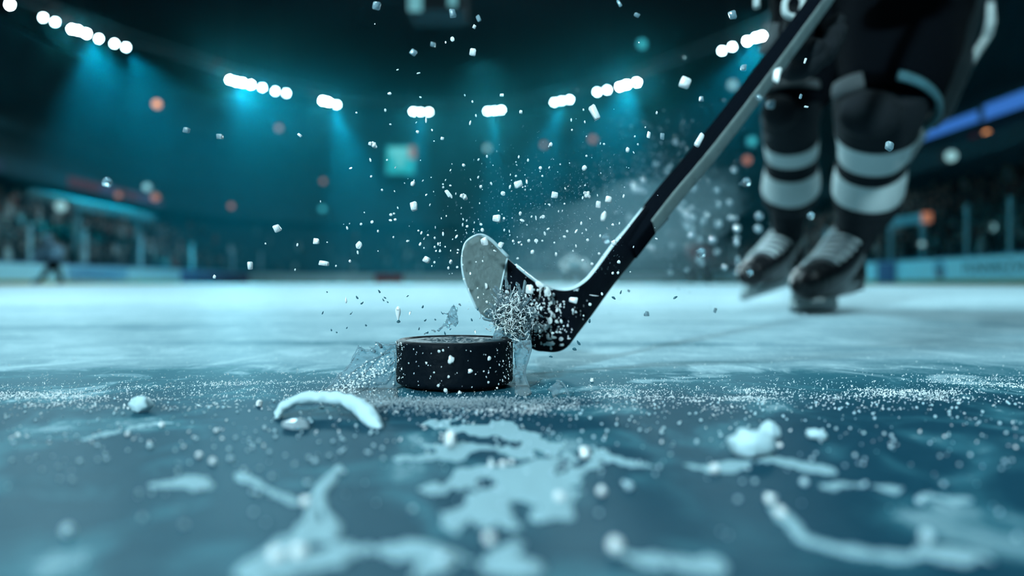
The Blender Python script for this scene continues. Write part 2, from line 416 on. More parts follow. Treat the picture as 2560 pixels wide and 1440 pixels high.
g = Geo(); g.loft([(XR - 0.05, 29.2, 0.62), (XR - 0.065, 29.2, 0.62)], [(0.42, 0.36)] * 2, 20); g.obj('emblem', M['ad_mid'], a, smooth=False)['label'] = 'round grey-blue emblem'
g = Geo(); g.loft([(XR - 0.066, 29.2, 0.45), (XR - 0.075, 29.2, 0.45)], [(0.22, 0.14)] * 2, 14); g.obj('emblem_dot', M['ad_red'], a, smooth=False)['label'] = 'dark red spot in the emblem'
a = advert(XR - 0.03, 34.2, 32.6, 0.1, 1.03, M['ad_purple'], 'dark purple advert panel at the far end of the pale one, right boards')
a = advert(XR - 0.03, 38, 34.6, 0.2, 1.03, M['board_far'], 'pale blank advert panel seen beside the right skate')
a = advert(XL + 0.03, 39.6, 45.8, 0.2, 1.0, M['ad_mid'], 'mid blue advert panel with blue lettering right of the far left skater')
text_mesh('lettering', 'rg-lildeexwers', 0.78, M['ad_blue'], a, ML(XL + 0.06, 40.0, 0.62))
a = advert(XL + 0.03, 53.2, 67, 0.1, 1.0, M['ad_purple'], 'dark purple advert panel with a dark line on the left boards')
g = Geo(); g.box((XL + 0.05, 60, 0.5), (0.02, 12, 0.2)); g.obj('lettering', M['ad_text'], a, smooth=False)
pts_far = [(785, 862, 'ad_red', 'dark red advert panel on the far boards left of the puck'), (936, 1008, 'ad_red', 'dim red advert panel on the far boards above the puck')]
for (p0, p1, mm, lab) in pts_far:
    x0, x1 = [(q - CX) / F * (YF - 0.05) for q in (p0, p1)]
    o = bpy.data.objects.new('advert_panel', None); o.location = ((x0 + x1) / 2, YF - 0.05, 0.6); COL.objects.link(o)
    g = Geo(); g.box(o.location, (x1 - x0, 0.03, 0.8)); g.obj('panel', M[mm], o, smooth=False); tag(o, lab, 'advert')

# pale canopy over the left tunnel, goal-like frame on the right
e_ = empty('tunnel_canopy', (-26.5, 44, 1.1), 'pale slanted canopy above the tunnel behind the left boards', 'canopy')
g = Geo(); rot = Matrix.Rotation(math.radians(14), 3, 'Y')
g.box((-26.8, 46.5, 5.0), (3.0, 9.0, 0.5), 0, rot); g.obj('roof', M['canopy'], e_, smooth=False)
for y_ in (43, 50):
    g = Geo(); g.box((-26.0, y_, 3.0), (0.3, 0.3, 3.6)); g.obj('post', M['canopy'], e_, smooth=False)
e_ = empty('penalty_box', (17.8, 33.5, 1.13), 'pale framed booth with a flat top rail behind the right boards', 'booth')
g = Geo(); g.box((18.2, 34.5, 2.95), (0.25, 5.5, 0.42)); g.obj('top_rail', M['post'], e_, smooth=False)
g = Geo(); g.box((18.2, 31.6, 2.95), (0.27, 0.3, 0.42)); g.obj('end_cap', M['orange_dim'], e_, smooth=False)['label'] = 'orange end of the rail'
for y_ in (31.8, 37.2):
    g = Geo(); g.box((18.2, y_, 1.95), (0.2, 0.2, 1.7)); g.obj('post', M['post'], e_, smooth=False)

# ------------------------------------------------------------------ lighting truss and lamps
LZ = 16.0
def lamp_pt(px, py):
    d = (LZ - CAMZ) * F / (HY - py); return Vector(((px - CX) / F * d, d, LZ))
clusters = [
    ('far left corner', [(25, 12, 1)]),
    ('left row', [(108, 44, 0), (138, 55, 0)]),
    ('left row starred cluster', [(180, 73, 1), (195, 76, 1), (216, 84, 1)]),
    ('tail of the left row', [(247, 97, 0), (286, 109, 0), (315, 118, 0)]),
    ('brightest cluster left of centre', [(575, 200, 1), (590, 204, 1), (606, 207, 1), (627, 212, 1)]),
    ('tail of the brightest cluster', [(656, 219, 0), (688, 228, 0), (716, 233, 0)]),
    ('short cluster beside the left row', [(807, 252, 1), (821, 255, 1), (842, 262, 0)]),
    ('cluster above the small screen', [(1033, 279, 0), (1051, 280, 0), (1072, 280, 0)]),
    ('cluster right of centre', [(1219, 278, 0), (1236, 277, 0), (1253, 275, 0)]),
    ('cluster above the stick shaft', [(1386, 256, 0), (1404, 252, 0), (1424, 249, 0)]),
    ('pair beside the right starred cluster', [(1493, 230, 0), (1518, 225, 0)]),
    ('right starred cluster', [(1550, 217, 1), (1567, 212, 1), (1592, 206, 1)]),
    ('pair left of the glove', [(1805, 127, 0), (1831, 117, 0)]),
    ('cluster partly hidden by the glove', [(1868, 103, 1), (1890, 94, 1), (1905, 90, 1)]),
]
truss_pts = []
lamp_protos = {}
def make_lamp(br):
    r = 0.085
    e = bpy.data.objects.new('floodlight', None); COL.objects.link(e)
    g = Geo(); g.loft([(0, 0, 0), (0, 0.5, 0.1)], [r * 1.15, r * 0.8], 14); g.obj('housing', M['truss'], e)
    g = Geo(); g.loft([(0, -0.015, 0), (0, -0.03, 0)], [r, r * 0.97], 16); g.obj('lens', M['lens'] if br else M['lens_dim'], e)
    g = Geo(); g.box((0, 0.25, 0.22), (0.05, 0.08, 0.35)); g.obj('bracket', M['truss'], e, smooth=False)
    return e
def copy_tree(o, parent=None):
    c = o.copy(); COL.objects.link(c); c.parent = parent
    for ch in list(o.children): copy_tree(ch, c)
    return c
for cname, ls in clusters:
    for (px, py, br) in ls:
        p = lamp_pt(px, py); truss_pts.append(p)
        if br not in lamp_protos: o = lamp_protos[br] = make_lamp(br)
        else: o = copy_tree(lamp_protos[br])
        o.location = p
        o.rotation_euler = (0.25, 0, math.atan2(p.x, -(p.y + 10)) + math.pi)
        tag(o, 'round white floodlight on the roof truss, %s' % cname, 'light', 'floodlights: ' + cname)
g = Geo()
tp = [Vector((-24, 30, LZ))] + truss_pts + [Vector((18, 38, LZ)), Vector((18, 26, LZ))]
tp = [t + Vector((0, 0.28, 0.45)) for t in tp]
g.loft(tp, [0.09] * len(tp), 6); g.loft([t + Vector((0, 0, 0.7)) for t in tp], [0.07] * len(tp), 6)
for a_, b_ in zip(tp[:-1], tp[1:]):
    g.loft([a_, b_ + Vector((0, 0, 0.7))], [0.04] * 2, 5)
for t in tp[::5]: g.loft([t, Vector((t.x, t.y, 24))], [0.03] * 2, 5)
tag(g.obj('trim_3', M['truss'], smooth=False), kind='structure')

# small coloured lamps in the stands
def small_lamp(px, py, d, r, m, label):
    p = P(px, py, d)
    e = empty('aisle_lamp', p, label, 'lamp')
    g = Geo(); g.ball(p, r, 0, 10, 6); g.obj('bulb', m, e)
    g = Geo(); g.box(p + Vector((0, r * 1.3, 0)), (r * 2.4, r, r * 2.4)); g.obj('back_plate', M['truss'], e, smooth=False)
small_lamp(392, 260, 60, 0.30, M['orange'], 'round orange lamp high in the left stand below the bright cluster')
small_lamp(697, 320, 68, 0.26, M['orange_dim'], 'dim reddish lamp under the brightest floodlights')
small_lamp(388, 493, 44, 0.22, M['orange_dim'], 'dull orange lamp under the left ribbon screen')
small_lamp(296, 488, 44, 0.16, M['orange_dim'], 'faint brown lamp beside the dull orange one, left stand')
small_lamp(367, 468, 47, 0.22, M['palelamp'], 'pale teal lamp beside the left ribbon screen')
small_lamp(806, 522, 70, 0.26, M['tealamp'], 'small blue-teal lamp above the far boards, left of the puck')
small_lamp(578, 515, 60, 0.2, M['orange_dim'], 'small red lamp in the left middle of the stand')
small_lamp(1605, 110, 70, 0.42, M['tealamp'], 'teal lamp alone in the dark above the right starred cluster')
small_lamp(1880, 353, 60, 0.34, M['tealamp'], 'teal lamp between the stick shaft and the left knee')
small_lamp(1832, 212, 64, 0.36, M['palelamp'], 'pale teal lamp close to the upper stick shaft')
small_lamp(2468, 335, 42, 0.22, M['orange'], 'orange lamp below the blue ribbon screen')
small_lamp(2435, 345, 43, 0.2, M['redrib'], 'dim red lamp left of the orange one below the blue ribbon')
small_lamp(1482, 348, 70, 0.3, M['orange_dim'], 'dim orange lamp left of the shaft in the far stand')
small_lamp(1360, 362, 72, 0.24, M['orange_dim'], 'faint red lamp in the far stand right of centre')
small_lamp(1218, 370, 74, 0.3, M['palelamp'], 'pale lamp in the far stand under the floodlights right of centre')
small_lamp(1868, 400, 50, 0.26, M['orange_dim'], 'rusty lamp in the stand left of the striped sock')
small_lamp(2378, 390, 38, 0.28, M['palelamp'], 'pale hazy lamp in the right stand below the blue ribbon')
small_lamp(2305, 610, 24.5, 0.08, M['palelamp'], 'small pale lamp behind the right rink glass')
small_lamp(2480, 568, 30, 0.14, M['palelamp'], 'small white lamp behind the right glass near the frame edge')
small_lamp(152, 516, 37, 0.26, M['palelamp'], 'oval pale lamp between the two left glass posts')
small_lamp(808, 453, 84, 0.25, M['orange_dim'], 'faint brown lamp high in the far left stand')

# square screen in the far stand
s0 = P(1002, 400, 88)
e_ = empty('video_screen', s0, 'square glowing teal screen high in the far stand', 'screen')
def pscreen(name, x0, x1, y0, y1, d, m, lab=None, th=0.15):
    a = P(x0, y1, d); b = P(x1, y0, d)
    g = Geo(); g.box((a + b) / 2, (abs(b.x - a.x), th, abs(b.z - a.z))); o = bevel(g.obj(name, m, e_, smooth=False), 0.05)
    if lab: o['label'] = lab
pscreen('frame', 962, 1042, 360, 440, 88.3, M['truss'], th=0.4)
pscreen('display', 966, 1036, 365, 435, 88, M['screen'])
pscreen('display_strip', 1022, 1038, 366, 396, 87.8, M['screen_orange'], 'orange strip at the upper right')
g = Geo(); g.ball(P(1000, 405, 87.85), 0.55, 0, 14, 8, (1, 0.1, 1)); g.obj('display_figure', M['screen_pale'], e_)['label'] = 'pale bright blob in the middle'
pscreen('display_top', 975, 1020, 370, 392, 87.9, M['screen_pale'])
for px in (975, 1028):
    a = P(px, 362, 88.5); g = Geo(); g.loft([a, Vector((a.x, a.y, 24))], [0.06, 0.06], 6); g.obj('hanger', M['truss'], e_)
# centre-hung scoreboard, only its foot shows
s0 = P(1085, 20, 36)
e_ = empty('scoreboard', s0, 'hanging scoreboard box at the top centre with two dim glowing faces', 'scoreboard')
g = Geo(); g.box(s0 + Vector((0.1, 1.4, 1.6)), (2.9, 2.4, 3.2)); bevel(g.obj('body', M['roof'], e_, smooth=False), 0.08)
g = Geo(); g.box(P(1038, 0, 35.95) + Vector((0, 0, 0.6)), (0.65, 0.1, 2.3)); g.obj('display', M['screen_dim'], e_, smooth=False)
g = Geo(); g.box(P(1131, 0, 35.95) + Vector((0, 0, 0.75)), (0.4, 0.1, 2.1)); g.obj('display', M['screen_dim'], e_, smooth=False)
for sx in (-1, 1):
    g = Geo(); a = s0 + Vector((sx * 1.2, 1.4, 3.2)); g.loft([a, Vector((a.x, a.y, 24))], [0.03, 0.03], 6); g.obj('cable', M['truss'], e_)

# ------------------------------------------------------------------ puck
pc = P(1137, 860, 0.472); pc.z = 0.0
e_ = empty('hockey_puck', pc, 'black rubber puck flecked with ice, in focus on the rink', 'puck')
PR, PH = 0.0381, 0.0282; PZ = 0.0022
prof = [(0, 0), (PR - 0.002, 0), (PR - 0.0006, 0.0008), (PR, 0.0022)]
for i in range(1, 12): prof.append((PR, 0.0022 + (PH - 0.0044) * i / 12))
prof += [(PR, PH - 0.0022), (PR - 0.0006, PH - 0.0006), (PR - 0.0022, PH), (PR - 0.0045, PH), (PR - 0.0055, PH - 0.0008), (PR - 0.0062, PH - 0.0012), (0, PH - 0.0012)]
g = Geo(); SEG = 96
for (r, z) in prof:
    for j in range(SEG):
        a = 2 * math.pi * j / SEG
        g.v.append(Vector((pc.x + r * math.cos(a), pc.y + r * math.sin(a), z + PZ)))
for i in range(len(prof) - 1):
    for j in range(SEG):
        k = (j + 1) % SEG; g.f.append((i * SEG + j, i * SEG + k, (i + 1) * SEG + k, (i + 1) * SEG + j))
body = g.obj('disc', M['rubber'], e_)
# wet slush film on the top
g = Geo()
rr = PR - 0.0062; n = 44
for i in range(n):
    for j in range(n * 2):
        r = rr * (i / (n - 1)); a = 2 * math.pi * j / (n * 2)
        p = Vector((pc.x + r * math.cos(a), pc.y + r * math.sin(a), PZ + PH - 0.0010))
        p.z += max(0, noise.fractal(p * 320, 0.7, 2.2, 4)) * 0.0012 * (1 - (i / n) ** 6)
        g.v.append(p)
for i in range(n - 1):
    for j in range(n * 2):
        k = (j + 1) % (n * 2); g.f.append((i * n * 2 + j, i * n * 2 + k, (i + 1) * n * 2 + k, (i + 1) * n * 2 + j))
film_m = mat('wet slush film', (0.012, 0.036, 0.048), 0.5, spec=0.15, noise_amt=0.9, noise_scale=180)
g.obj('water_film', film_m, e_)['label'] = 'wet slushy film on the top face'

def speck(g, p, s, mi=0, rnd=R, el=1.0, ang=None):
    """little irregular ice grain: a jittered octahedron, elongated along a tilted axis"""
    a = rnd.uniform(0, 6.28) if ang is None else ang
    ax = Vector((math.cos(a), rnd.uniform(-.3, .3), math.sin(a))).normalized()
    u = ax.orthogonal().normalized(); w = ax.cross(u)
    j = lambda: rnd.uniform(0.7, 1.25)
    vs = [p + ax * s * el * j(), p - ax * s * el * j(), p + u * s * j(), p - u * s * j(), p + w * s * j(), p - w * s * j()]
    g.add(vs, [(0, 2, 4), (0, 4, 3), (0, 3, 5), (0, 5, 2), (1, 4, 2), (1, 3, 4), (1, 5, 3), (1, 2, 5)], mi)
def blob(g, p, s, mi=0, rnd=R, el=1.0, ang=None, seg=7, rings=5, flat=0.7):
    a = rnd.uniform(0, 6.28) if ang is None else ang
    b = len(g.v); g.ball((0, 0, 0), 1.0, mi, seg, rings)
    rot = Matrix.Rotation(-a, 3, 'Y'); o = Vector((rnd.random() * 50, 0, 0))
    for i in range(b, len(g.v)):
        v = g.v[i]; k = 1 + 0.45 * noise.noise(v * 1.3 + o)
        v = Vector((v.x * el, v.y * flat, v.z)) * (s * k); g.v[i] = rot @ v + p
g = Geo(); rp = random.Random(11)
for i in range(200):
    # bearing on the camera side, denser on the left flank
    th = rp.choice([rp.gauss(math.radians(205), 0.22), rp.uniform(math.radians(188), math.radians(352)), rp.gauss(math.radians(335), .2)])
    z = PZ + rp.uniform(0.001, PH - 0.001)
    s = rp.choice([0.00015, 0.0002, 0.00025, 0.0003, 0.00045]) * rp.uniform(.8, 1.2)
    p = Vector((pc.x + (PR + s * .3) * math.cos(th), pc.y + (PR + s * .3) * math.sin(th), z))
    blob(g, p, s, 0, rp, rp.uniform(1, 2.2), rp.gauss(1.57, .4), 6, 4)
for (px, py, s) in [(1130, 900, .0019), (1176, 928, .0014), (1222, 896, .0013), (1100, 878, .0009), (1110, 876, .0007), (1068, 908, .0006), (1124, 942, .0008), (1220, 956, .0008), (1098, 964, .0008), (1116, 976, .0011), (1150, 982, .0008), (1242, 970, .0007)]:
    th = -math.acos(max(-1, min(1, (P(px, py, .44).x - pc.x) / PR)))
    p = Vector((pc.x + PR * math.cos(th), pc.y + PR * math.sin(th), 0)); p.z = CAMZ - (py - HY) / F * p.y
    blob(g, p, s, 0, rp, rp.uniform(1, 1.6), None, 9, 7, .5)
o = g.obj('ice_specks', M['chip'], e_); o['kind'] = 'stuff'; o['label'] = 'white ice specks stuck to the side'

# ------------------------------------------------------------------ hockey stick
A0 = P(1400, 820, 0.57); B0 = P(2052, 0, 0.82); SD = (B0 - A0).normalized(); SL = (B0 - A0).length
e_ = empty('hockey_stick', P(1390, 880, .56), 'black hockey stick with grey tape on the blade, slanting down to the puck', 'hockey stick')
# blade outline in photo px -> depth varies along x (curved blade); real thickness
top = [(1200, 590), (1222, 600), (1245, 622), (1268, 645), (1300, 672), (1335, 700), (1370, 718), (1405, 726), (1435, 722), (1465, 703), (1492, 672), (1528, 622), (1562, 580), (1612, 514)]
bot = [(1156, 640), (1155, 665), (1160, 695), (1174, 730), (1190, 762), (1204, 786), (1262, 826), (1330, 872), (1362, 879), (1392, 880), (1418, 868), (1446, 832), (1482, 785), (1530, 718), (1578, 658), (1625, 600), (1673, 545)]
top = [(1157, 625), (1166, 607), (1182, 594)] + top
T = resample([(a, b) for a, b in top], 70); Bt = resample([(a, b) for a, b in bot], 70)
def blade_depth(px, py):
    t = (px - 1160) / 450.0
    if px < 1430: return 0.512 + 0.045 * ((px - 1155) / 275.0)
    return 0.557 + (px - 1430) / 650.0 * 0.25
bm_ = Geo(); th = 0.0032; mi = []
rows = []
K = 14
for i in range(70):
    row = []
    for k in range(K + 1):
        f = k / K
        px = T[i][0] * (1 - f) + Bt[i][0] * f; py = T[i][1] * (1 - f) + Bt[i][1] * f
        row.append((px, py))
    rows.append(row)
for side in (0, 1):
    for i in range(70):
        for k in range(K + 1):
            px, py = rows[i][k]; d = blade_depth(px, py)
            ed = min(k, K - k) / K
            thk = th * (0.55 + 0.45 * min(1, ed * 6)) * (1 + max(0, (px - 1380) / 200.0) * 0.9)
            sh = 1.0 if 0 < k < K else 0.985
            bm_.v.append(P(px, py, d + (-thk if side == 0 else thk)))
W_ = K + 1; NS = 70 * W_
def is_tape(i, k):
    px, py = rows[i][k]; return px < 1268 - (py - 645) * 0.235
for i in range(69):
    for k in range(K):
        a = i * W_ + k
        mt = 1 if is_tape(i, k) else 0
        bm_.f.append((a, a + 1, a + W_ + 1, a + W_)); bm_.m.append(mt)
        bm_.f.append((NS + a, NS + a + W_, NS + a + W_ + 1, NS + a + 1)); bm_.m.append(mt)
for i in range(69):
    for k, fl_ in ((0, 0), (K, 1)):
        a = i * W_ + k
        q = (a, a + W_, NS + a + W_, NS + a)
        bm_.f.append(q if not fl_ else q[::-1]); bm_.m.append(2 if k == 0 else 0)
for k in range(K):
    a = k; bm_.f.append((a, NS + a, NS + a + 1, a + 1)); bm_.m.append(1)
    a = 69 * W_ + k; bm_.f.append((a, a + 1, NS + a + 1, NS + a)); bm_.m.append(0)
tape_faces = [i for i, m_ in enumerate(bm_.m) if m_ == 1]
def sub_geo(g, keep):
    h = Geo(); used = {}
    for fi in keep:
        f = []
        for v in g.f[fi]:
            if v not in used: used[v] = len(h.v); h.v.append(g.v[v])
            f.append(used[v])
        h.f.append(tuple(f)); h.m.append(g.m[fi])
    return h
bl = sub_geo(bm_, [i for i, m_ in enumerate(bm_.m) if m_ != 1])
bevel(bl.obj('blade', M['stick_black'], e_, mats=[M['stick_black'], M['tape'], M['edge']]), 0.0006, 2)
tp_ = sub_geo(bm_, tape_faces)
o = tp_.obj('toe_tape', M['tape'], e_); o['label'] = 'grey tape round the toe'
# raised rim of the tape and the pale rim round the toe
g = Geo(); rim_rows = [(1268, 645), (1225, 612)] 
path = [(1268, 646), (1262, 672), (1256, 700), (1250, 728), (1243, 756), (1236, 790)]
pts = [P(a, b, blade_depth(a, b) - 0.0034) for a, b in path]; g.loft(pts, [0.0006] * len(pts), 8)
path = [(1192, 770), (1176, 735), (1162, 700), (1156, 665), (1157, 635), (1164, 610), (1180, 596), (1200, 590), (1222, 600), (1245, 622), (1268, 645)]
pts = [P(a, b, blade_depth(a, b)) for a, b in path]; g.loft(resample(pts, 40), [(0.0010, 0.0026)] * 40, 8, ref=Vector((1, 0, 0)))
g.obj('tape_edge', M['edge'], e_)['label'] = 'pale rim of the taped toe'
# shaft: rounded rectangular section, turned so two faces show
U = (Vector((0.77, 0, -0.64)) - SD * Vector((0.77, 0, -0.64)).dot(SD)).normalized(); V = SD.cross(U).normalized()
if V.y > 0: V = -V                       # V looks at the camera
th_ = math.radians(46); Au = U * math.cos(th_) + V * math.sin(th_); Bu = -U * math.sin(th_) + V * math.cos(th_)
def section(c, a, b, r=0.0022, seg=4):
    out = []
    for sx, sy, st_ in ((1, 1, 0), (-1, 1, 90), (-1, -1, 180), (1, -1, 270)):
        for i in range(seg + 1):
            an = math.radians(st_ + 90 * i / seg)
            out.append(c + Au * (sx * (a / 2 - r) + r * math.cos(an)) + Bu * (sy * (b / 2 - r) + r * math.sin(an)))
    return out
def axis_pt(s):   # centre line through measured px centres
    return P(*s)
cl = [(1565, 625, .612), (1665, 497, .64), (1765, 378, .68), (1905, 197, .745), (2035, 22, .82)]
cl = resample(cl, 24); cpts = [P(*c) for c in cl]
d_end = (cpts[-1] - cpts[-3]).normalized()
ext = [cpts[-1] + d_end * q for q in (0.15, 0.3, 0.45, 0.6, 0.72)]
cpts += ext
g = Geo(); ns = 20
for i, c in enumerate(cpts):
    k = 1.0 + 0.14 * min(1, i / 23)
    g.v += section(c, 0.0190 * k, 0.0155 * k)
for i in range(len(cpts) - 1):
    for j in range(ns):
        k = (j + 1) % ns
        g.f.append((i * ns + j, i * ns + k, (i + 1) * ns + k, (i + 1) * ns + j))
        nrm = j
        g.m.append(0)
g.f.append(tuple(range(ns - 1, -1, -1))); g.m.append(0); g.f.append(tuple((len(cpts) - 1) * ns + j for j in range(ns))); g.m.append(0)
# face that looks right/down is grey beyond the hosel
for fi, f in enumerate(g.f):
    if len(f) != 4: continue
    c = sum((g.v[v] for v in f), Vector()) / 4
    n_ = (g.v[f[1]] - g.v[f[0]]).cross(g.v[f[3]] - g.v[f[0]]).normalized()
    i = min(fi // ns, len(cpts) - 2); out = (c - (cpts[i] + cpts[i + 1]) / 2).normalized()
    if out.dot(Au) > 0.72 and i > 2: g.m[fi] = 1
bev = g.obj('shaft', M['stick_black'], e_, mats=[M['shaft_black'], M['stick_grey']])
g = Geo(); c0 = cpts[-1]; g.loft([c0 - d_end * .02, c0 + d_end * .02], [0.016, 0.017], 12); g.obj('end_knob', M['tape'], e_)
# highlight on the shaft's upper edge, painted as a pale strip
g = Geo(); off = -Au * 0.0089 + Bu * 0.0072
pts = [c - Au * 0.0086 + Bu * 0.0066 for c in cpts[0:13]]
g.loft(pts, [0.0008] * len(pts), 6); g.obj('edge_highlight', M['edge'], e_)
g = Geo(); pts = [P(a, b, blade_depth(a, b)) for a, b in resample([(1290, 664), (1335, 700), (1370, 718), (1405, 726), (1435, 722), (1465, 703), (1492, 672), (1528, 622), (1562, 580), (1606, 521)], 50)]  # rim highlight of the blade top, laid on as a pale tube
g.loft(pts, [(0.0008, 0.0024)] * 40 + [(0.0008 - .00006 * i, 0.0024 - .00020 * i) for i in range(10)], 8); g.obj('top_edge', M['edge'], e_)['label'] = 'pale highlight painted along the top edge of the blade'
# dark dashes printed on the grey face
g = Geo()
for (px, py, ln, an) in [(1793, 373, 8, -60), (1768, 397, 12, -70), (1750, 422, 8, 10), (1735, 442, 14, -75), (1704, 475, 10, -95), (1694, 494, 7, -60), (1686, 502, 5, -100)]:
    cc = min(cpts, key=lambda q: (Vector(((q.x / q.y) * F + CX, HY - (q.z - CAMZ) / q.y * F)) - Vector((px, py))).length)
    p = P(px, py, cc.y - 0.0085); a = math.radians(an); dv = Vector((math.cos(a), 0, -math.sin(-a) * -1))
    l = ln * cc.y / F
    g.loft([p - Vector((math.cos(a) * l / 2, 0, -math.sin(a) * l / 2 * -1)) , p + Vector((math.cos(a) * l / 2, 0, -math.sin(a) * l / 2 * -1))], [0.0005, 0.0005], 6)
g.obj('printed_marks', M['stick_black'], e_)['label'] = 'small dark dashes on the grey face'
# specks frozen onto the blade
g = Geo(); rp = random.Random(5)
for i in range(420):
    px = rp.gauss(1335, 55); py = rp.gauss(790, 42) + (1340 - px) * 0.1
    if not (1200 < px < 1490): continue
    lo = np.interp(px, [t[0] for t in T[8:60]], [t[1] for t in T[8:60]]); hi = np.interp(px, [1204, 1262, 1330, 1362, 1392, 1418, 1446, 1482], [786, 826, 872, 879, 880, 868, 832, 785])
    if py < lo + 5 or py > hi - 4: continue
    s = rp.choice([.0003, .0004, .0005, .0006, .0008, .0012]) * rp.uniform(.7, 1.1)
    p = P(px, py, blade_depth(px, py) - 0.0036); blob(g, p, s, 0, rp, rp.uniform(1, 2.8), rp.gauss(-1.2, .5), 7, 5, .5)
o = g.obj('ice_specks', M['chip'], e_); o['kind'] = 'stuff'; o['label'] = 'white ice specks spattered on the blade'

# ------------------------------------------------------------------ skater
def skin_body(name, joints, edges, m, parent, root=0, lv=2):
    me = bpy.data.meshes.new(name); me.from_pydata([tuple(j[0]) for j in joints], edges, []); me.materials.append(m)
    o = bpy.data.objects.new(name, me); COL.objects.link(o)
    sk = o.modifiers.new('skin', 'SKIN'); sk.use_smooth_shade = True
    o.data.skin_vertices.new() if not o.data.skin_vertices else None
    for i, j in enumerate(joints):
        sv = o.data.skin_vertices[0].data[i]; sv.radius = j[1] if isinstance(j[1], tuple) else (j[1], j[1]); sv.use_root = (i == root)
    subsurf(o, lv)
    o.parent = parent; o.matrix_parent_inverse = Matrix.Translation(parent_world(parent)).inverted()
    return o

hipc = Vector((0.86, 1.84, 0.90)); hr = Vector((0.93, 1.80, 0.86)); hl = Vector((0.77, 1.88, 0.87))
kneeR = P(2205, 240, 1.42); ankR = P(2122, 612, 1.67); toeR = P(2040, 695, 1.56)
kneeL = P(1978, 275, 1.80); ankL = P(1966, 590, 2.06); toeL = P(1900, 672, 1.97)
chest = Vector((0.72, 1.50, 1.16)); neck = Vector((0.66, 1.36, 1.27)); headp = Vector((0.60, 1.26, 1.33))
shR = Vector((0.53, 1.40, 1.14)); shL = Vector((0.86, 1.36, 1.20))
handR = P(1975, 30, 0.83); hand2 = cpts[-1] - d_end * 0.12
elR = Vector((0.40, 1.22, 0.84)); elL = Vector((0.92, 1.12, 0.96))
e_ = empty('person', Vector((0.78, 1.7, 0)), 'person in black kit with two white bands on each dark sock, skating behind the stick', 'person')
SK = e_
J = [(hipc, (.15, .12)), (Vector((.80, 1.70, 1.02)), .14), (chest, (.17, .13)), (neck, .06), (headp, .085),
     (shR, .06), (elR, .042), (handR + Vector((.03, .05, .06)), .03), (shL, .06), (elL, .042), (hand2 + Vector((.02, .05, .03)), .03),
     (hr, .09), (kneeR, .045), (ankR, .022), (toeR, .014), (hl, .09), (kneeL, .045), (ankL, .02), (toeL, .014)]
E = [(0, 1), (1, 2), (2, 3), (3, 4), (2, 5), (5, 6), (6, 7), (2, 8), (8, 9), (9, 10), (0, 11), (11, 12), (12, 13), (13, 14), (0, 15), (15, 16), (16, 17), (17, 18)]
skin_body('body', J, E, M['skin'], e_, 0, 1)
# socks: knit tubes, white bands between dark
def sock(rows, n, bands, parent):
    rr = resample(rows, n)
    pts = [P(r[0], r[1], r[2]) for r in rr]; rad = [r[3] * r[2] / F for r in rr]
    mi = []
    for r in rr:
        mi.append(1 if any(a <= r[1] <= b for a, b in bands) else 0)
    for i in range(len(rad)):
        rad[i] *= 1.045 if mi[i] else 1.0
    g = Geo(); g.loft(pts, rad, 28, mi=mi[:-1] + [mi[-1]], lump=0.004, lsc=14)
    return g.obj('sock', M['dark'], parent, mats=[M['dark'], M['white']])
sock([(2205, 225, 1.41, 100), (2200, 262, 1.43, 108), (2194, 310, 1.46, 98), (2188, 350, 1.49, 82), (2180, 400, 1.53, 77), (2174, 450, 1.57, 79), (2166, 505, 1.61, 77), (2157, 540, 1.63, 64), (2140, 585, 1.655, 50), (2124, 625, 1.67, 40)], 70, [(322, 383), (409, 484)], e_)
sock([(1985, 235, 1.76, 64), (1980, 270, 1.79, 70), (1977, 320, 1.84, 66), (1978, 362, 1.88, 62), (1978, 410, 1.92, 60), (1976, 455, 1.96, 66), (1974, 498, 2.0, 62), (1972, 525, 2.02, 46), (1970, 560, 2.04, 38), (1967, 595, 2.06, 36)], 70, [(342, 386), (417, 471)], e_)
# knee pads under the socks: caps and straps
g = Geo(); c = P(2175, 285, 1.33); g.ball(c, 0.055, 0, 14, 10, (1.1, .6, .8)); g.obj('knee_cap', M['dark'], e_)
g = Geo(); c = P(1950, 280, 1.72); g.ball(c, 0.045, 0, 14, 10, (1.0, .6, .9)); g.obj('knee_cap', M['dark'], e_)
def ringband(rows, m, name, a0=0.0, a1=2 * math.pi, r=0.008, label=None, flat=2.2):
    """strap lying on a limb: arc of points round centre rows (px,py,d,rpx)"""
    px, py, d, rp_, tilt, asp = rows
    c = P(px, py, d); rr_ = rp_ * d / F; pts = []
    for i in range(29):
        a = a0 + (a1 - a0) * i / 28
        v = Vector((math.cos(a), -math.sin(a), 0)) * rr_
        v.y *= 1.0; v.z = math.sin(a) * rr_ * asp + math.cos(a) * rr_ * tilt
        pts.append(c + v)
    g = Geo(); g.loft(pts, [(r, r * flat)] * 29, 8, ref=Vector((1, 0, 0)), caps=True)
    o = g.obj(name, m, SK)
    if label: o['label'] = label
    return o
ringband((1978, 300, 1.815, 69, 0, -.1), M['grey'], 'pad_strap', 1.9, 3.2, 0.005)
ringband((1977, 338, 1.85, 66, 0, -.1), M['grey'], 'pad_strap', 1.8, 3.2, 0.005)
ringband((2150, 222, 1.40, 62, .1, .1), M['grey'], 'pad_strap', 1.9, 3.1, 0.009)
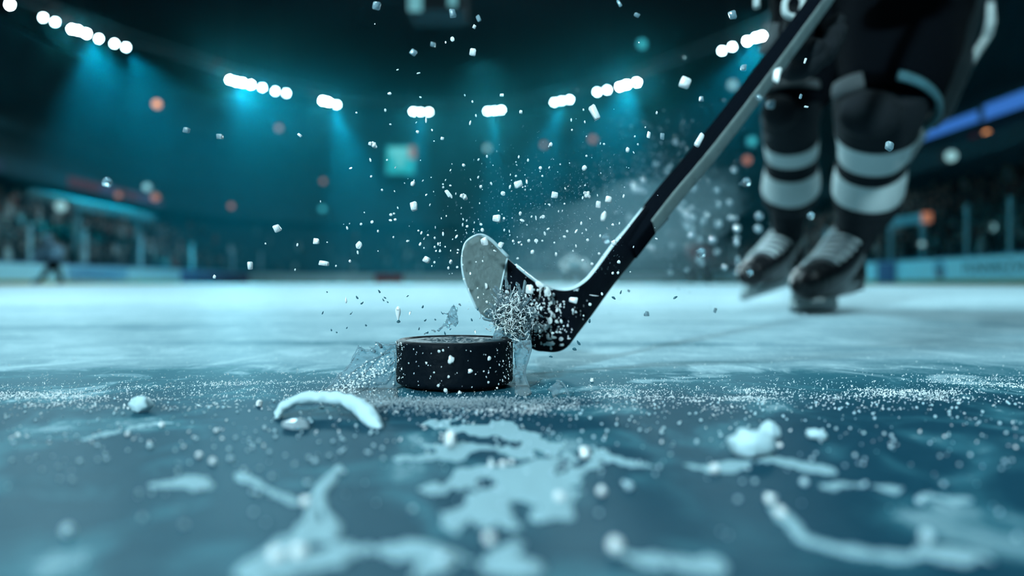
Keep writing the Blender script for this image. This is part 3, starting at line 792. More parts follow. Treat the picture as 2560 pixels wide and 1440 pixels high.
# hockey pants: two padded legs and the seat
g = Geo()
p_, r_ = pxpath([(2212, 248, 1.43, 106), (2225, 215, 1.44, 124), (2240, 150, 1.50, 136), (2255, 60, 1.60, 150), (2250, -60, 1.72, 165), (2215, -170, 1.80, 150)], 24)
g.loft(p_, r_, 28, lump=0.010, lsc=9)
p_, r_ = pxpath([(1990, 262, 1.79, 68), (1998, 225, 1.79, 82), (2020, 150, 1.82, 92), (2045, 60, 1.86, 112), (2065, -60, 1.90, 125), (2090, -150, 1.92, 110)], 24)
g.loft(p_, r_, 28, lump=0.010, lsc=9)
g.loft([Vector((.85, 1.86, .80)), hipc, Vector((.82, 1.74, 1.0))], [(.16, .13), (.19, .15), (.18, .14)], 28, lump=.01, lsc=9)
g.obj('hockey_pants', M['black'], e_)
ringband((2218, 262, 1.43, 112, -.35, .30), M['teal_trim'], 'pants_hem', -0.25, 1.85, 0.007, 'teal-grey fuzzy hem on the right leg')
ringband((1990, 235, 1.79, 84, -.1, .05), M['grey'], 'pants_hem', 1.3, 3.3, 0.006)
# jersey: torso, sleeves and a grey tail hanging on the right
g = Geo()
g.loft([Vector((.83, 1.80, .93)), Vector((.80, 1.72, 1.0)), Vector((.76, 1.6, 1.1)), chest, Vector((.69, 1.42, 1.23)), Vector((.665, 1.37, 1.265))], [(.20, .17), (.20, .17), (.21, .18), (.22, .17), (.17, .13), (.08, .08)], 28, lump=.012, lsc=8)
for sh_, el_, ha in ((shR, elR, handR + Vector((.035, .06, .08))), (shL, elL, hand2 + Vector((.03, .06, .04)))):
    pp = resample([sh_ + (chest - sh_) * .4, sh_, (sh_ + el_) / 2, el_, (el_ + ha) / 2, ha], 20); rr_ = [x[0] for x in resample([(.10,), (.10,), (.085,), (.075,), (.06,), (.05,)], 20)]
    g.loft(pp, rr_, 20, lump=.010, lsc=12)
g.obj('jersey', M['black'], e_)
g = Geo(); pp, rr_ = pxpath([(2400, -80, 1.95, 70), (2405, 0, 1.93, 52), (2390, 90, 1.92, 50), (2375, 190, 1.91, 44), (2345, 270, 1.90, 34), (2325, 318, 1.90, 14)], 18)
g.loft(pp, [(a, a * .35) for a in rr_], 20, lump=.006, lsc=10); g.obj('jersey_tail', M['grey'], e_)['label'] = 'grey cloth hanging beside the right thigh'
g = Geo(); pp, rr_ = pxpath([(2462, 30, 1.93, 22), (2470, 70, 1.92, 24), (2462, 110, 1.91, 16)], 8); g.loft(pp, rr_, 12); 
o = g.obj('sleeve_band', M['white'], e_)
bpy.data.objects.remove(o)
# helmet and head details
g = Geo(); g.ball(headp + Vector((0, .01, .03)), .115, 0, 20, 14, (.9, 1.05, .9)); g.obj('helmet', M['gloss_black'], e_)
g = Geo(); c = headp + Vector((-.02, -.10, -.03))
g.ball(c + Vector((0, -.005, -.03)), .022, 0, 10, 8, (.6, 1, 1)); 
for sx in (-1, 1): g.ball(c + Vector((sx * .035, .012, 0)), .014, 0, 10, 8)
g.obj('face', M['skin'], e_)
# gloves: cuff, palm and five separate padded fingers each
def glove(c, fwd, side, up, s, name='glove'):
    """c palm centre, fwd finger direction, side across the knuckles, up back of hand"""
    gl_ = Geo(); gl_.ball((0, 0, 0), 1, 0, 16, 12)
    for i in range(len(gl_.v)):
        v = gl_.v[i]; gl_.v[i] = c + fwd * (v.x * .062 * s) + side * (v.y * .052 * s) + up * (v.z * .030 * s)
    o = gl_.obj(name, M['black'], SK)
    for k in range(4):
        h = Geo(); L_ = (.060, .068, .064, .050)[k] * s; b = c + fwd * .050 * s + side * ((k - 1.5) * .026 * s)
        pts = [b - fwd * .01 * s, b + fwd * L_ * .35, b + fwd * L_ * .62 - up * L_ * .3, b + fwd * L_ * .62 - up * L_ * .72, b + fwd * L_ * .30 - up * L_ * .98]
        pts = resample(pts, 9); h.loft(pts, [.0145 * s] * 7 + [.013 * s, .006 * s], 12)
        f = h.obj('finger', M['dark'], o)
    h = Geo(); b = c - side * .045 * s + fwd * .0 - up * .008 * s
    pts = resample([b, b + (fwd * .03 - side * .022 - up * .012) * s, b + (fwd * .055 - side * .018 - up * .032) * s, b + (fwd * .062 - side * .0 - up * .05) * s], 8)
    h.loft(pts, [.016 * s] * 6 + [.014 * s, .006 * s], 12); h.obj('thumb', M['dark'], o)
    h = Geo(); h.loft([c - fwd * .05 * s, c - fwd * .08 * s, c - fwd * .14 * s], [(.048 * s, .038 * s), (.056 * s, .045 * s), (.066 * s, .055 * s)], 20, ref=side); h.obj('cuff', M['grey'], o)
    return o
gs = SD.normalized()
fw = (Vector((-0.75, -0.55, -0.30))); fw = (fw - gs * fw.dot(gs)).normalized()
upv = gs.cross(fw).normalized()
if upv.y < 0: upv = -upv
gc = P(2015, 0, 0.835 + .075)
G1 = glove(gc, (fw * .22 - Vector((0, 0, .6))).normalized(), gs, upv, 0.95)
# pale piping on the glove: loop and straps as in the photo
g = Geo(); pts = resample([P(1975, 42, .852), P(1962, 30, .852), P(1965, 0, .852), P(1990, -18, .852), P(2008, 0, .852), P(1998, 38, .852), P(1975, 42, .852)], 24); g.loft(pts, [(.0035, .0055)] * 24, 8); 
o = g.obj('piping', M['white'], G1); o['label'] = 'pale square piping on the glove back'
g = Geo(); pts = resample([P(1892, 18, .92), P(1893, -5, .92), P(1910, -20, .92), P(1935, -28, .92)], 12); g.loft(pts, [(.004, .006)] * 12, 8); g.obj('piping', M['white'], G1)
g = Geo(); pts = resample([P(1940, 62, .95), P(1936, 85, .95), P(1925, 110, .95), P(1905, 135, .96)], 12); g.loft(pts, [(.007, .008), *[(.008, .009)] * 10, (.003, .003)], 10); g.obj('strap', M['grey'], G1)
d2 = d_end; fw2 = (Vector((-.5, -.7, -.3))); fw2 = (fw2 - d2 * fw2.dot(d2)).normalized(); up2 = d2.cross(fw2).normalized()
if up2.z < 0: up2 = -up2
glove(hand2 + up2 * .03 - fw2 * .05, fw2, d2, up2, 0.95)

# skates
def skate(path, heel, bt, br, lean, foot_axis):
    """path rows from ankle to toe, heel ball, blade toe / rear points"""
    o = bpy.data.objects.new('skate', None); COL.objects.link(o); o.parent = SK; 
    o.matrix_parent_inverse = Matrix.Translation(SK.location).inverted()
    def part(g, name, m, label=None, sm=True):
        q = g.obj(name, m, None, smooth=sm); q.parent = o
        # o sits at world origin in effect
        if label: q['label'] = label
        return q
    p_, r_ = pxpath(path, 26)
    g = Geo(); g.loft(p_, [(a * .95, a) for a in r_], 24); g.loft([heel[0] + Vector((0, 0, .05)), heel[0], heel[0] - Vector((0, 0, .035))], [heel[1] * .9, heel[1], heel[1] * .8], 18)
    # quarter joining heel and toe along the sole
    g.loft([heel[0] - Vector((0, 0, .01)), (heel[0] + p_[-5]) / 2 - Vector((0, 0, .006)), p_[-5]], [heel[1] * .85, heel[1] * .9, r_[-5] * .9], 18)
    part(g, 'boot', M['gloss_black'])
    # toe cap
    g = Geo(); g.loft(p_[-8:], [r * 1.06 for r in r_[-8:]], 24); part(g, 'toe_cap', M['gloss_black'])
    # tongue and laces: faces the camera-left side
    g = Geo(); g2 = Geo()
    front = Vector((-0.80, -0.52, 0.50)).normalized()
    n0, n1 = 1, 15
    sec = []
    for i in range(n0, n1):
        t = (p_[i + 1] - p_[i - 1]).normalized(); f = (front - t * front.dot(t)).normalized(); s = t.cross(f)
        sec.append((p_[i], f, s, r_[i]))
    W = 13
    for (c, f, s, r) in sec:
        for k in range(W):
            a = math.radians(-66 + 132 * k / (W - 1)); g.v.append(c + (f * math.cos(a) + s * math.sin(a)) * r * 1.035)
    for i in range(len(sec) - 1):
        for k in range(W - 1):
            a = i * W + k; g.f.append((a, a + 1, a + W + 1, a + W)); g.m.append(0)
    q = part(g, 'tongue', M['tongue']); q.modifiers.new('s', 'SOLIDIFY').thickness = 0.003
    for i in range(0, len(sec) * 2 - 1, 2):
        k0 = min(len(sec) - 1, int(i / 2)); c, f, s, r = sec[k0]
        if i % 4: continue
        pts = [c + (f * math.cos(math.radians(a)) + s * math.sin(math.radians(a))) * r * 1.09 for a in range(-70, 71, 10)]
        g2.loft(pts, [(.0030, .0042)] * len(pts), 8)
    part(g2, 'laces', M['lace'])
    # holder: runner frame with two towers, and the steel
    ax = (bt - br); Ln = ax.length; ax.normalize(); upz = lean.normalized(); sd = ax.cross(upz).normalized(); upz = sd.cross(ax).normalized()
    prof = [(-.02, .012), (.0, .006), (Ln, .006), (Ln + .012, .016), (Ln + .004, .05), (Ln - .05, .056), (Ln - .075, .026), (.075, .026), (.06, .056), (.0, .06), (-.012, .03)]
    g = Geo()
    for t_ in (-.0075, .0075):
        for (u, h) in prof: g.v.append(br + ax * u + upz * h + sd * t_)
    k = len(prof); g.f = [tuple(range(k)), tuple(range(2 * k - 1, k - 1, -1))] + [(i, (i + 1) % k + 0, (i + 1) % k + k, i + k)[::-1] for i in range(k)]; g.m = [0] * len(g.f)
    q = part(g, 'blade_holder', M['holder'], None, False); bevel(q, .002)
    prof = [(-.028, .012), (-.01, .002), (.02, 0), (Ln - .02, 0), (Ln + .01, .003), (Ln + .026, .016), (Ln + .01, .012), (-.01, .012)]
    g = Geo()
    for t_ in (-.002, .002):
        for (u, h) in prof: g.v.append(br + ax * u + upz * h + sd * t_)
    k = len(prof); g.f = [tuple(range(k)), tuple(range(2 * k - 1, k - 1, -1))] + [(i + k, (i + 1) % k + k, (i + 1) % k, i) for i in range(k)]; g.m = [0] * len(g.f)
    part(g, 'blade', M['steel'], None, False)
    return o
skate([(2128, 596, 1.685, 44), (2112, 628, 1.665, 50), (2088, 664, 1.625, 52), (2060, 690, 1.58, 50), (2030, 704, 1.53, 45), (2005, 712, 1.50, 33), (1990, 716, 1.485, 14)],
      (P(2122, 690, 1.74), .040), P(1984, 784, 1.565), P(2080, 777, 1.73), Vector((.12, 0, 1)), None)
skate([(1972, 586, 2.09, 34), (1958, 612, 2.07, 40), (1937, 642, 2.03, 42), (1913, 664, 1.99, 40), (1890, 678, 1.95, 36), (1870, 688, 1.92, 28), (1856, 693, 1.90, 12)],
      (P(1972, 655, 2.14), .042), P(1858, 752, 1.93), P(1978, 712, 2.14), Vector((.25, -.15, 1)), None)

# thin grey shaft slanting behind the skater's leg
a = IP(2035, 758); a.z = .012; b = P(2477, 78, 2.3)
e2 = empty('stick_shaft', a, 'thin grey shaft with a pale knob slanting behind the right thigh', 'hockey stick')
g = Geo(); pts = [a + (b - a) * (i / 10) for i in range(11)]; g.loft(pts, [(.013, .009)] * 11, 10); g.obj('shaft', M['spare'], e2)
g = Geo(); dd = (b - a).normalized(); g.loft([b - dd * .02, b + Vector((.002, 0, .03)), b + Vector((0, 0, .09))], [.013, .014, .010], 14); g.obj('knob', M['spare'], e2)['label'] = 'pale knob on its upper end'

# ------------------------------------------------------------------ far players
def player(name_label, base, sc_, J, jersey, pantsm, helm, stickpts=None):
    """J: joints in metres relative to base; pelvis chest neck head shR elR haR shL elL haL knR anR toR knL anL toL"""
    e = empty('person', base, name_label, 'person')
    W = {k: base + Vector(v) * sc_ for k, v in J.items()}
    names = ['pel', 'che', 'nec', 'hea', 'shR', 'elR', 'haR', 'shL', 'elL', 'haL', 'knR', 'anR', 'toR', 'knL', 'anL', 'toL']
    rad = dict(pel=.15, che=.17, nec=.07, hea=.11, shR=.09, elR=.06, haR=.05, shL=.09, elL=.06, haL=.05, knR=.085, anR=.06, toR=.045, knL=.085, anL=.06, toL=.045)
    ids = {n: i for i, n in enumerate(names)}
    ed = [('pel', 'che'), ('che', 'nec'), ('nec', 'hea'), ('che', 'shR'), ('shR', 'elR'), ('elR', 'haR'), ('che', 'shL'), ('shL', 'elL'), ('elL', 'haL'), ('pel', 'knR'), ('knR', 'anR'), ('anR', 'toR'), ('pel', 'knL'), ('knL', 'anL'), ('anL', 'toL')]
    skin_body('body', [(W[n], rad[n] * sc_) for n in names], [(ids[a], ids[b]) for a, b in ed], M['dark'], e, 0, 1)
    g = Geo(); g.loft(resample([W['pel'], (W['pel'] + W['che']) / 2, W['che'], W['nec']], 10), [(a * sc_, a * .8 * sc_) for a in (.22, .23, .24, .25, .26, .27, .27, .24, .18, .10)], 16)
    for s in ('R', 'L'): g.loft(resample([W['sh' + s], W['el' + s], W['ha' + s]], 9), [q * sc_ for q in (.13, .13, .12, .11, .105, .10, .09, .08, .07)], 12)
    g.obj('jersey', jersey, e)
    for s in ('R', 'L'):
        g = Geo(); pk = W['pel'] + (W['kn' + s] - W['pel']) * .15
        g.loft(resample([pk, W['kn' + s], W['an' + s]], 9), [q * sc_ for q in (.17, .16, .14, .125, .12, .115, .10, .085, .075)], 14); g.obj('leg_padding', pantsm, e)
        g = Geo(); g.loft([W['an' + s] + Vector((0, 0, .06)) * sc_, W['an' + s], (W['an' + s] + W['to' + s]) / 2, W['to' + s]], [q * sc_ for q in (.08, .085, .08, .05)], 12)
        a = W['an' + s] * 1; t = W['to' + s] * 1; lo = Vector((0, 0, -.09)) * sc_
        g.loft([a + lo, t + lo], [.012 * sc_] * 2, 6); g.obj('skate', M['gloss_black'], e)
    g = Geo(); g.ball(W['hea'] + Vector((0, 0, .04)) * sc_, .15 * sc_, 0, 14, 10, (.95, 1.05, 1)); g.obj('helmet', helm, e)
    if stickpts:
        st_ = [base + Vector(q) * sc_ for q in stickpts]
        g = Geo(); g.loft(st_[:2], [.02 * sc_] * 2, 8); g.loft(st_[1:], [(.02 * sc_, .04 * sc_)] * (len(st_) - 1), 8)
        e3 = empty('hockey_stick', st_[1], 'blurred stick held by the ' + name_label.split(',')[0].replace('person', 'far skater'), 'hockey stick')
        g.obj('shaft', M['stick_black'], e3)
    return e
Y1 = 27.0; b1 = Vector(((125 - CX) / F * Y1, Y1, 0))
J1 = dict(pel=(.12, 0, .95), che=(.08, -.05, 1.35), nec=(.03, -.08, 1.50), hea=(-.03, -.1, 1.64), shR=(-.12, -.15, 1.38), elR=(-.30, -.2, 1.15), haR=(-.38, -.3, .95), shL=(.25, .1, 1.38), elL=(.36, .0, 1.12), haL=(.10, -.25, 1.0), knR=(.02, -.1, .62), anR=(-.48, .15, .17), toR=(-.72, .05, .10), knL=(.34, -.1, .55), anL=(.45, .0, .14), toL=(.42, -.22, .10))
player('person in pale blue-grey jersey striding, small at the far left boards', b1, 1.0, J1, M['bluegrey'], M['black'], M['bluegrey'])
Y2 = 34.0; b2 = Vector(((1435 - CX) / F * Y2, Y2, 0))
J2 = dict(pel=(.1, .1, .78), che=(-.1, -.25, 1.08), nec=(-.2, -.42, 1.12), hea=(-.2, -.55, 1.18), shR=(-.40, -.3, 1.05), elR=(-.55, -.4, .82), haR=(-.35, -.55, .70), shL=(.28, -.3, 1.08), elL=(.55, -.4, .90), haL=(.5, -.5, .62), knR=(-.25, -.2, .50), anR=(-.32, .1, .15), toR=(-.42, -.15, .10), knL=(.40, -.2, .50), anL=(.52, .1, .15), toL=(.55, -.15, .10))
player('person in white jersey bending low, far off behind the stick bend', b2, 1.0, J2, M['white'], M['dark'], M['white'])
Y3 = 25.0; b3 = Vector(((1745 - CX) / F * Y3, Y3, 0))
J3 = dict(pel=(0, .0, .88), che=(-.02, -.15, 1.30), nec=(-.08, -.22, 1.46), hea=(-.12, -.26, 1.6), shR=(-.25, -.2, 1.34), elR=(-.36, -.3, 1.08), haR=(-.22, -.45, .88), shL=(.22, -.15, 1.34), elL=(.38, -.2, 1.10), haL=(.30, -.4, .88), knR=(-.2, -.2, .50), anR=(-.25, 0, .15), toR=(-.3, -.24, .10), knL=(.26, -.15, .50), anL=(.36, .05, .15), toL=(.36, -.2, .10))
player('person in dark maroon jersey standing, far off between the shaft and the skates', b3, 1.0, J3, M['maroon'], M['dark'], M['dark'])

# ------------------------------------------------------------------ splashes
def inside(px, py, poly):
    c = False; n = len(poly); j = n - 1
    for i in range(n):
        xi, yi = poly[i]; xj, yj = poly[j]
        if (yi > py) != (yj > py) and px < (xj - xi) * (py - yi) / (yj - yi + 1e-9) + xi: c = not c
        j = i
    return c
def edge_dist(px, py, poly):
    m = 1e9
    for i in range(len(poly)):
        ax, ay = poly[i]; bx, by = poly[(i + 1) % len(poly)]
        vx, vy = bx - ax, by - ay; t = max(0, min(1, ((px - ax) * vx + (py - ay) * vy) / (vx * vx + vy * vy + 1e-9)))
        m = min(m, math.hypot(px - ax - vx * t, py - ay - vy * t))
    return m
def pieces(g, f0=0):
    par = list(range(len(g.v)))
    def fd(x):
        while par[x] != x: par[x] = par[par[x]]; x = par[x]
        return x
    for f in g.f[f0:]:
        for v in f[1:]: par[fd(v)] = fd(f[0])
    out = {}
    for i in range(f0, len(g.f)): out.setdefault(fd(g.f[i][0]), []).append(i)
    return sorted(out.values(), key=len, reverse=True)
def sheet(G_, poly, *a, **k):
    g = Geo(); sheet_(g, poly, *a, **k)
    if not g.f: return
    h = sub_geo(g, pieces(g)[0]); G_.add(h.v, h.f, h.m[0])
def sheet_(g, poly, dfn, step=4, thick=0.0012, amp=0.004, nsc=220, hole=None, seed=0.0, mi=0):
    xs = [p[0] for p in poly]; ys = [p[1] for p in poly]
    nx = int((max(xs) - min(xs)) / step) + 2; ny = int((max(ys) - min(ys)) / step) + 2
    idx = {}; of = Vector((seed, seed * 2, 0))
    for j in range(ny):
        for i in range(nx):
            px = min(xs) + i * step; py = min(ys) + j * step
            px += 5 * noise.noise(Vector((px * .03, py * .03, seed))); py += 5 * noise.noise(Vector((px * .03, py * .03, seed + 9)))
            if not inside(px, py, poly): continue
            if hole and noise.fractal(Vector((px, py, seed)) * .035, .8, 2.1, 3) > hole and edge_dist(px, py, poly) < 40: continue
            d0 = dfn(px, py); p = P(px, py, d0)
            w = noise.fractal(p * nsc + of, .8, 2.1, 4)
            ed = min(1, edge_dist(px, py, poly) / 14)
            t = thick * (.55 + .9 * abs(noise.noise(p * nsc * 2.2 + of))) * (1.5 - .5 * ed)
            dy = amp * w
            a = P(px, py, d0 + dy - t); b = P(px, py, d0 + dy + t)
            if a.z < .0003: a.z = .0003
            if b.z < .0003: b.z = .0003
            idx[(i, j)] = len(g.v); g.v += [a, b]
    def q(a, b, c, d): g.f.append((a, b, c, d)); g.m.append(mi)
    cells = set()
    for (i, j) in idx:
        if all(k in idx for k in ((i + 1, j), (i, j + 1), (i + 1, j + 1))): cells.add((i, j))
    for (i, j) in cells:
        a, b, c, d = idx[(i, j)], idx[(i + 1, j)], idx[(i + 1, j + 1)], idx[(i, j + 1)]
        q(a, d, c, b); q(a + 1, b + 1, c + 1, d + 1)
        if (i, j - 1) not in cells: q(a, b, b + 1, a + 1)
        if (i, j + 1) not in cells: q(c, d, d + 1, c + 1)
        if (i - 1, j) not in cells: q(d, a, a + 1, d + 1)
        if (i + 1, j) not in cells: q(b, c, c + 1, b + 1)
def tendril(g, x0, y0, x1, y1, d0, d1, r0, r1, rnd, tip=True, mi=0):
    n = 9; pts = []; rad = []
    cx_, cy_ = rnd.uniform(-.25, .25) * (y1 - y0), rnd.uniform(-.25, .25) * (x1 - x0)
    for i in range(n):
        t = i / (n - 1); b = math.sin(t * math.pi)
        pts.append(P(x0 + (x1 - x0) * t + cx_ * b + rnd.uniform(-1, 1), y0 + (y1 - y0) * t + cy_ * b + rnd.uniform(-1, 1), d0 + (d1 - d0) * t + rnd.uniform(-.001, .001)))
        rad.append((r0 + (r1 - r0) * t) * (1 + .25 * rnd.uniform(-1, 1)))
    if tip: rad[-2] = r1 * 1.8; rad[-1] = r1 * .5; rad[-3] = r1 * 1.4
    g.loft(pts, rad, 8, mi=mi)
rs = random.Random(21)
# left splash sheet beside the puck
polyL = [(990, 858), (965, 861), (945, 860), (930, 872), (915, 876), (897, 868), (886, 888), (872, 915), (856, 930), (842, 942), (824, 965), (795, 984), (815, 990), (850, 1000), (880, 1015), (930, 1022), (975, 1012), (992, 990), (989, 960), (989, 900)]
def dl(px, py): return min(0.455, icedepth(max(py, 712)) - .001) + (0.012 if px > 960 else 0.0) * 0 
g = Geo(); sheet(g, polyL, dl, 2.6, 0.0008, 0.0020, 150, seed=1.3)
for i in range(26):
    if i % 3: continue
    a = rs.choice(polyL[0:12]); tendril(g, a[0] + 8, a[1] + 8, a[0] + rs.uniform(-14, 6), a[1] + rs.uniform(-12, 6), .45, .45, .0008, .0003, rs)
ol = resample(polyL + polyL[:1], 120); g.loft([P(a, b, min(dl(a, b), .456)) for a, b in ol], [.0006 + .0003 * math.sin(i * .9) for i in range(120)], 8)
for row in ([(985, 866), (950, 890), (915, 930), (870, 960), (820, 984)], [(988, 900), (960, 930), (930, 940), (915, 970), (880, 990)], [(984, 930), (965, 955), (940, 960), (930, 985)], [(975, 880), (930, 900), (890, 925), (850, 965)], [(988, 960), (970, 980), (975, 1000)]):
    pp = resample(row, 20); g.loft([P(a + 3 * noise.noise(Vector((a * .1, b * .1, 0))), b + 4 * noise.noise(Vector((a * .1, b * .1, 5))), dl(a, b) - .0015) for a, b in pp], [.0005 + .0003 * noise.noise(Vector((i, 0, a))) for i, (a, b) in enumerate(pp)], 8)
o = g.obj('water_splash', M['water']); o.modifiers.new('soften', 'SMOOTH').iterations = 2; tag(o, 'clear sheet of water and ice thrown up on the left of the puck', 'splash')
g = Geo()
for i in range(620):
    t = rs.random() ** .8; px = 985 - 185 * t + rs.gauss(0, 18); py = 872 + 118 * t + abs(rs.gauss(0, 32))
    if not inside(px, py, polyL): continue
    p = P(px, py, dl(px, py) - .0035)
    if p.z < .0006: p.z = .0006
    s = rs.choice([.00016, .0002, .00028, .00035, .0006]); blob(g, p, s, 0, rs, rs.uniform(1, 1.8), None, 6, 4)
q = g.obj('froth_beads', M['chip'], o); q['kind'] = 'stuff'
# right column between puck and blade
polyR = [(1284, 862), (1300, 850), (1326, 846), (1330, 870), (1322, 900), (1313, 930), (1320, 958), (1331, 984), (1316, 994), (1296, 990), (1284, 985), (1286, 940), (1284, 900)]
def dr(px, py): return min(0.468, icedepth(max(py, 712)) - .001)
g = Geo(); sheet(g, polyR, dr, 2.4, 0.0009, 0.003, 210, seed=4.1)
pts = [P(a, b, .462) for a, b in resample([(1325, 850), (1328, 870), (1320, 900), (1312, 930), (1319, 958), (1331, 983)], 24)]
g.loft(pts, [.0006] * 24, 8)
o = g.obj('water_splash', M['water']); o.modifiers.new('soften', 'SMOOTH').iterations = 2; tag(o, 'narrow clear column of water between the puck and the blade heel', 'splash')
# burst over the blade
polyB = [(1198, 792), (1215, 775), (1235, 765), (1245, 742), (1262, 728), (1270, 700), (1284, 712), (1300, 740), (1296, 765), (1310, 790), (1330, 800), (1326, 840), (1318, 868), (1290, 862), (1262, 850), (1246, 826), (1232, 806)]
def db(px, py): return 0.500 - 0.012 * (py - 700) / 180
g = Geo(); sheet(g, polyB, db, 2.2, 0.0013, 0.009, 260, hole=.16, seed=7.7)
for i in range(150):
    a = rs.uniform(0, 6.28); r0 = rs.uniform(8, 42); r1 = r0 + rs.uniform(10, 52)
    cx_, cy_ = 1280, 792
    if math.sin(a) > .2: r1 = r0 + rs.uniform(6, 26)
    tendril(g, cx_ + r0 * math.cos(a), cy_ + r0 * math.sin(a), cx_ + r1 * math.cos(a) * .9, cy_ + r1 * math.sin(a), rs.uniform(.485, .505), rs.uniform(.482, .508), rs.uniform(.0004, .0009), rs.uniform(.0002, .0004), rs)
for (a, b, c, d) in [(1300, 745, 1312, 700), (1300, 740, 1290, 705), (1255, 735, 1236, 715), (1258, 790, 1205, 795), (1250, 770, 1232, 720), (1268, 720, 1262, 690)]:
    tendril(g, a, b, c, d, .495, .492, .0016, .0007, rs)
o = g.obj('water_splash', M['water']); o.modifiers.new('soften', 'SMOOTH').iterations = 1; tag(o, 'ragged burst of water and ice splinters over the stick blade above the puck', 'splash')
g = Geo()
for i in range(650):
    px = rs.gauss(1284, 29); py = rs.gauss(800, 34)
    s = rs.choice([.00018, .00025, .0003, .0004]); speck(g, P(px, py, rs.uniform(.475, .505)), s, 0, rs, rs.uniform(1, 3))
q = g.obj('ice_splinters', M['chip'], o); q['kind'] = 'stuff'
g = Geo()
for i in range(110):
    cx_, cy_ = rs.gauss(1278, 24), rs.gauss(795, 26); a = rs.uniform(0, 6.28); l_ = rs.uniform(10, 34)
    tendril(g, cx_, cy_, cx_ + l_ * math.cos(a), cy_ + l_ * math.sin(a), rs.uniform(.478, .492), rs.uniform(.476, .492), rs.uniform(.00018, .00042), rs.uniform(.00012, .0003), rs)
for (a, b, c, d) in [(1262, 790, 1222, 782), (1268, 770, 1240, 742), (1240, 742, 1228, 712), (1282, 760, 1284, 712), (1296, 752, 1314, 702), (1300, 770, 1302, 720), (1276, 780, 1258, 700), (1255, 800, 1206, 792), (1300, 800, 1330, 770), (1312, 820, 1334, 812), (1316, 850, 1332, 820), (1300, 840, 1322, 862)]:
    if rs.random() < .5: tendril(g, a, b, (a + c) / 2, (b + d) / 2, .484, .488, .0005, .0002, rs)
q = g.obj('ice_lace', M['chip'], o); q['kind'] = 'stuff'; q['label'] = 'frothy white lacework in the burst'
# thin curtain from burst to puck top
g = Geo(); sheet(g, [(1236, 826), (1250, 822), (1262, 838), (1250, 850), (1243, 868), (1240, 880), (1238, 862), (1230, 850)], lambda a, b: .475, 2, .0006, .002, 200, seed=2.2)
tag(g.obj('water_splash', M['water']), 'small thread of water dripping onto the right of the puck top', 'splash')
# splash hopping over the puck
g = Geo(); sheet(g, [(1126, 768), (1134, 758), (1141, 768), (1147, 760), (1144, 784), (1148, 806), (1140, 820), (1128, 812), (1122, 828), (1112, 816), (1100, 830), (1088, 828), (1104, 814), (1114, 798), (1118, 784)], lambda a, b: .475, 2, .0009, .005, 260, seed=5.5)
for (a, b, c, d) in [(1088, 828, 1078, 826), (1070, 832, 1060, 836), (1147, 760, 1152, 764), (1120, 784, 1108, 782)]:
    tendril(g, a, b, c, d, .475, .475, .0007, .0003, rs)
o = g.obj('water_splash', M['water']); o.modifiers.new('soften', 'SMOOTH').iterations = 2
tag(o, 'small twisted splash hovering over the middle of the puck', 'splash')
# low ragged curl on the ice right of the column
g = Geo(); sheet(g, [(1325, 985), (1345, 972), (1362, 975), (1385, 958), (1398, 950), (1412, 962), (1420, 985), (1424, 1004), (1405, 1012), (1380, 1006), (1350, 1008), (1330, 1000)], lambda a, b: min(.425, icedepth(b) - .001), 2.4, .0006, .002, 200, hole=.2, seed=8.8)
pts = [P(a, b, .42) for a, b in resample([(1390, 951), (1404, 956), (1415, 970), (1422, 990)], 14)]; g.loft(pts, [.0003] + [.0006] * 12 + [.0003], 8)
tag(g.obj('water_splash', M['water']), 'low ragged curl of water on the ice just right of the column', 'splash')
# low collar of slush under the puck
g = Geo(); rp = random.Random(31)
for i in range(2600):
    px = rp.gauss(1140, 130) if i % 3 else rp.gauss(1140, 210); py = 1000 + abs(rp.gauss(0, 16)) - 22 * math.sin(max(0, min(1, (px - 960) / 340)) * math.pi) * 0
    if 992 < px < 1284: py = max(py, 975 + 12 * math.sin((px - 992) / 292 * math.pi) + rp.uniform(2, 26))
    p = IP(px, py, rp.uniform(.0, .0022)); speck(g, p, rp.choice([.0002, .0003, .0003, .0005]), 0, rp, rp.uniform(1, 2.6), rp.gauss(1.4, .5))
tag(g.obj('slush', M['froth']), 'collar of glassy slush crystals on the ice under the puck', 'slush', kind='stuff')

# ------------------------------------------------------------------ loose snow, crystals and spray: nobody could count these
g = Geo(); rp = random.Random(41); cnt = 0
while cnt < 9500:
    px = rp.uniform(-60, 2620); py = rp.choice([rp.gauss(965, 38), rp.gauss(985, 26), rp.uniform(860, 1120)])
    if not (850 < py < 1180): continue
    if px < 900: line = 1000 - px * .045
    elif px < 1450: line = 1010
    else: line = 975 + 18 * math.sin((px - 1450) / 260.0)
    dens = math.exp(-((py - line) / 30.0) ** 2) if abs(py - line) < 90 else .04
    q = IP(px, py); n1 = noise.fractal(Vector((q.x * 14 - q.y * 4, q.y * 40, 3)), .7, 2.2, 4)
    if rp.random() > dens * (0.12 + 1.9 * max(0, n1)) + .015: continue
    s = rp.choice([.00014, .00018, .00022, .0003, .0004]) * (1 + max(0, (py - 1000) / 160))
    q.z = s * rp.uniform(0, 1.2); speck(g, q, s, 0, rp, rp.uniform(1, 3), rp.choice([rp.gauss(1.1, .3), rp.uniform(0, 3)])); cnt += 1
tag(g.obj('frost_crystals', M['chip']), 'glittering frost crystals strewn in streaks across the ice beside the puck', 'frost', kind='stuff')
g = Geo()
for i in range(520):
    py = 1000 + abs(rp.gauss(0, 130)); px = rp.uniform(0, 2560)
    if py > 1430: continue
    q = IP(px, py); s = rp.choice([.0003, .0005, .0007]); q.z = s
    blob(g, q, s, 0, rp, 1.1, None, 6, 4, 1)
tag(g.obj('snow_grains', M['snow']), 'loose snow grains lying out of focus on the near ice', 'snow', kind='stuff')
g = Geo()
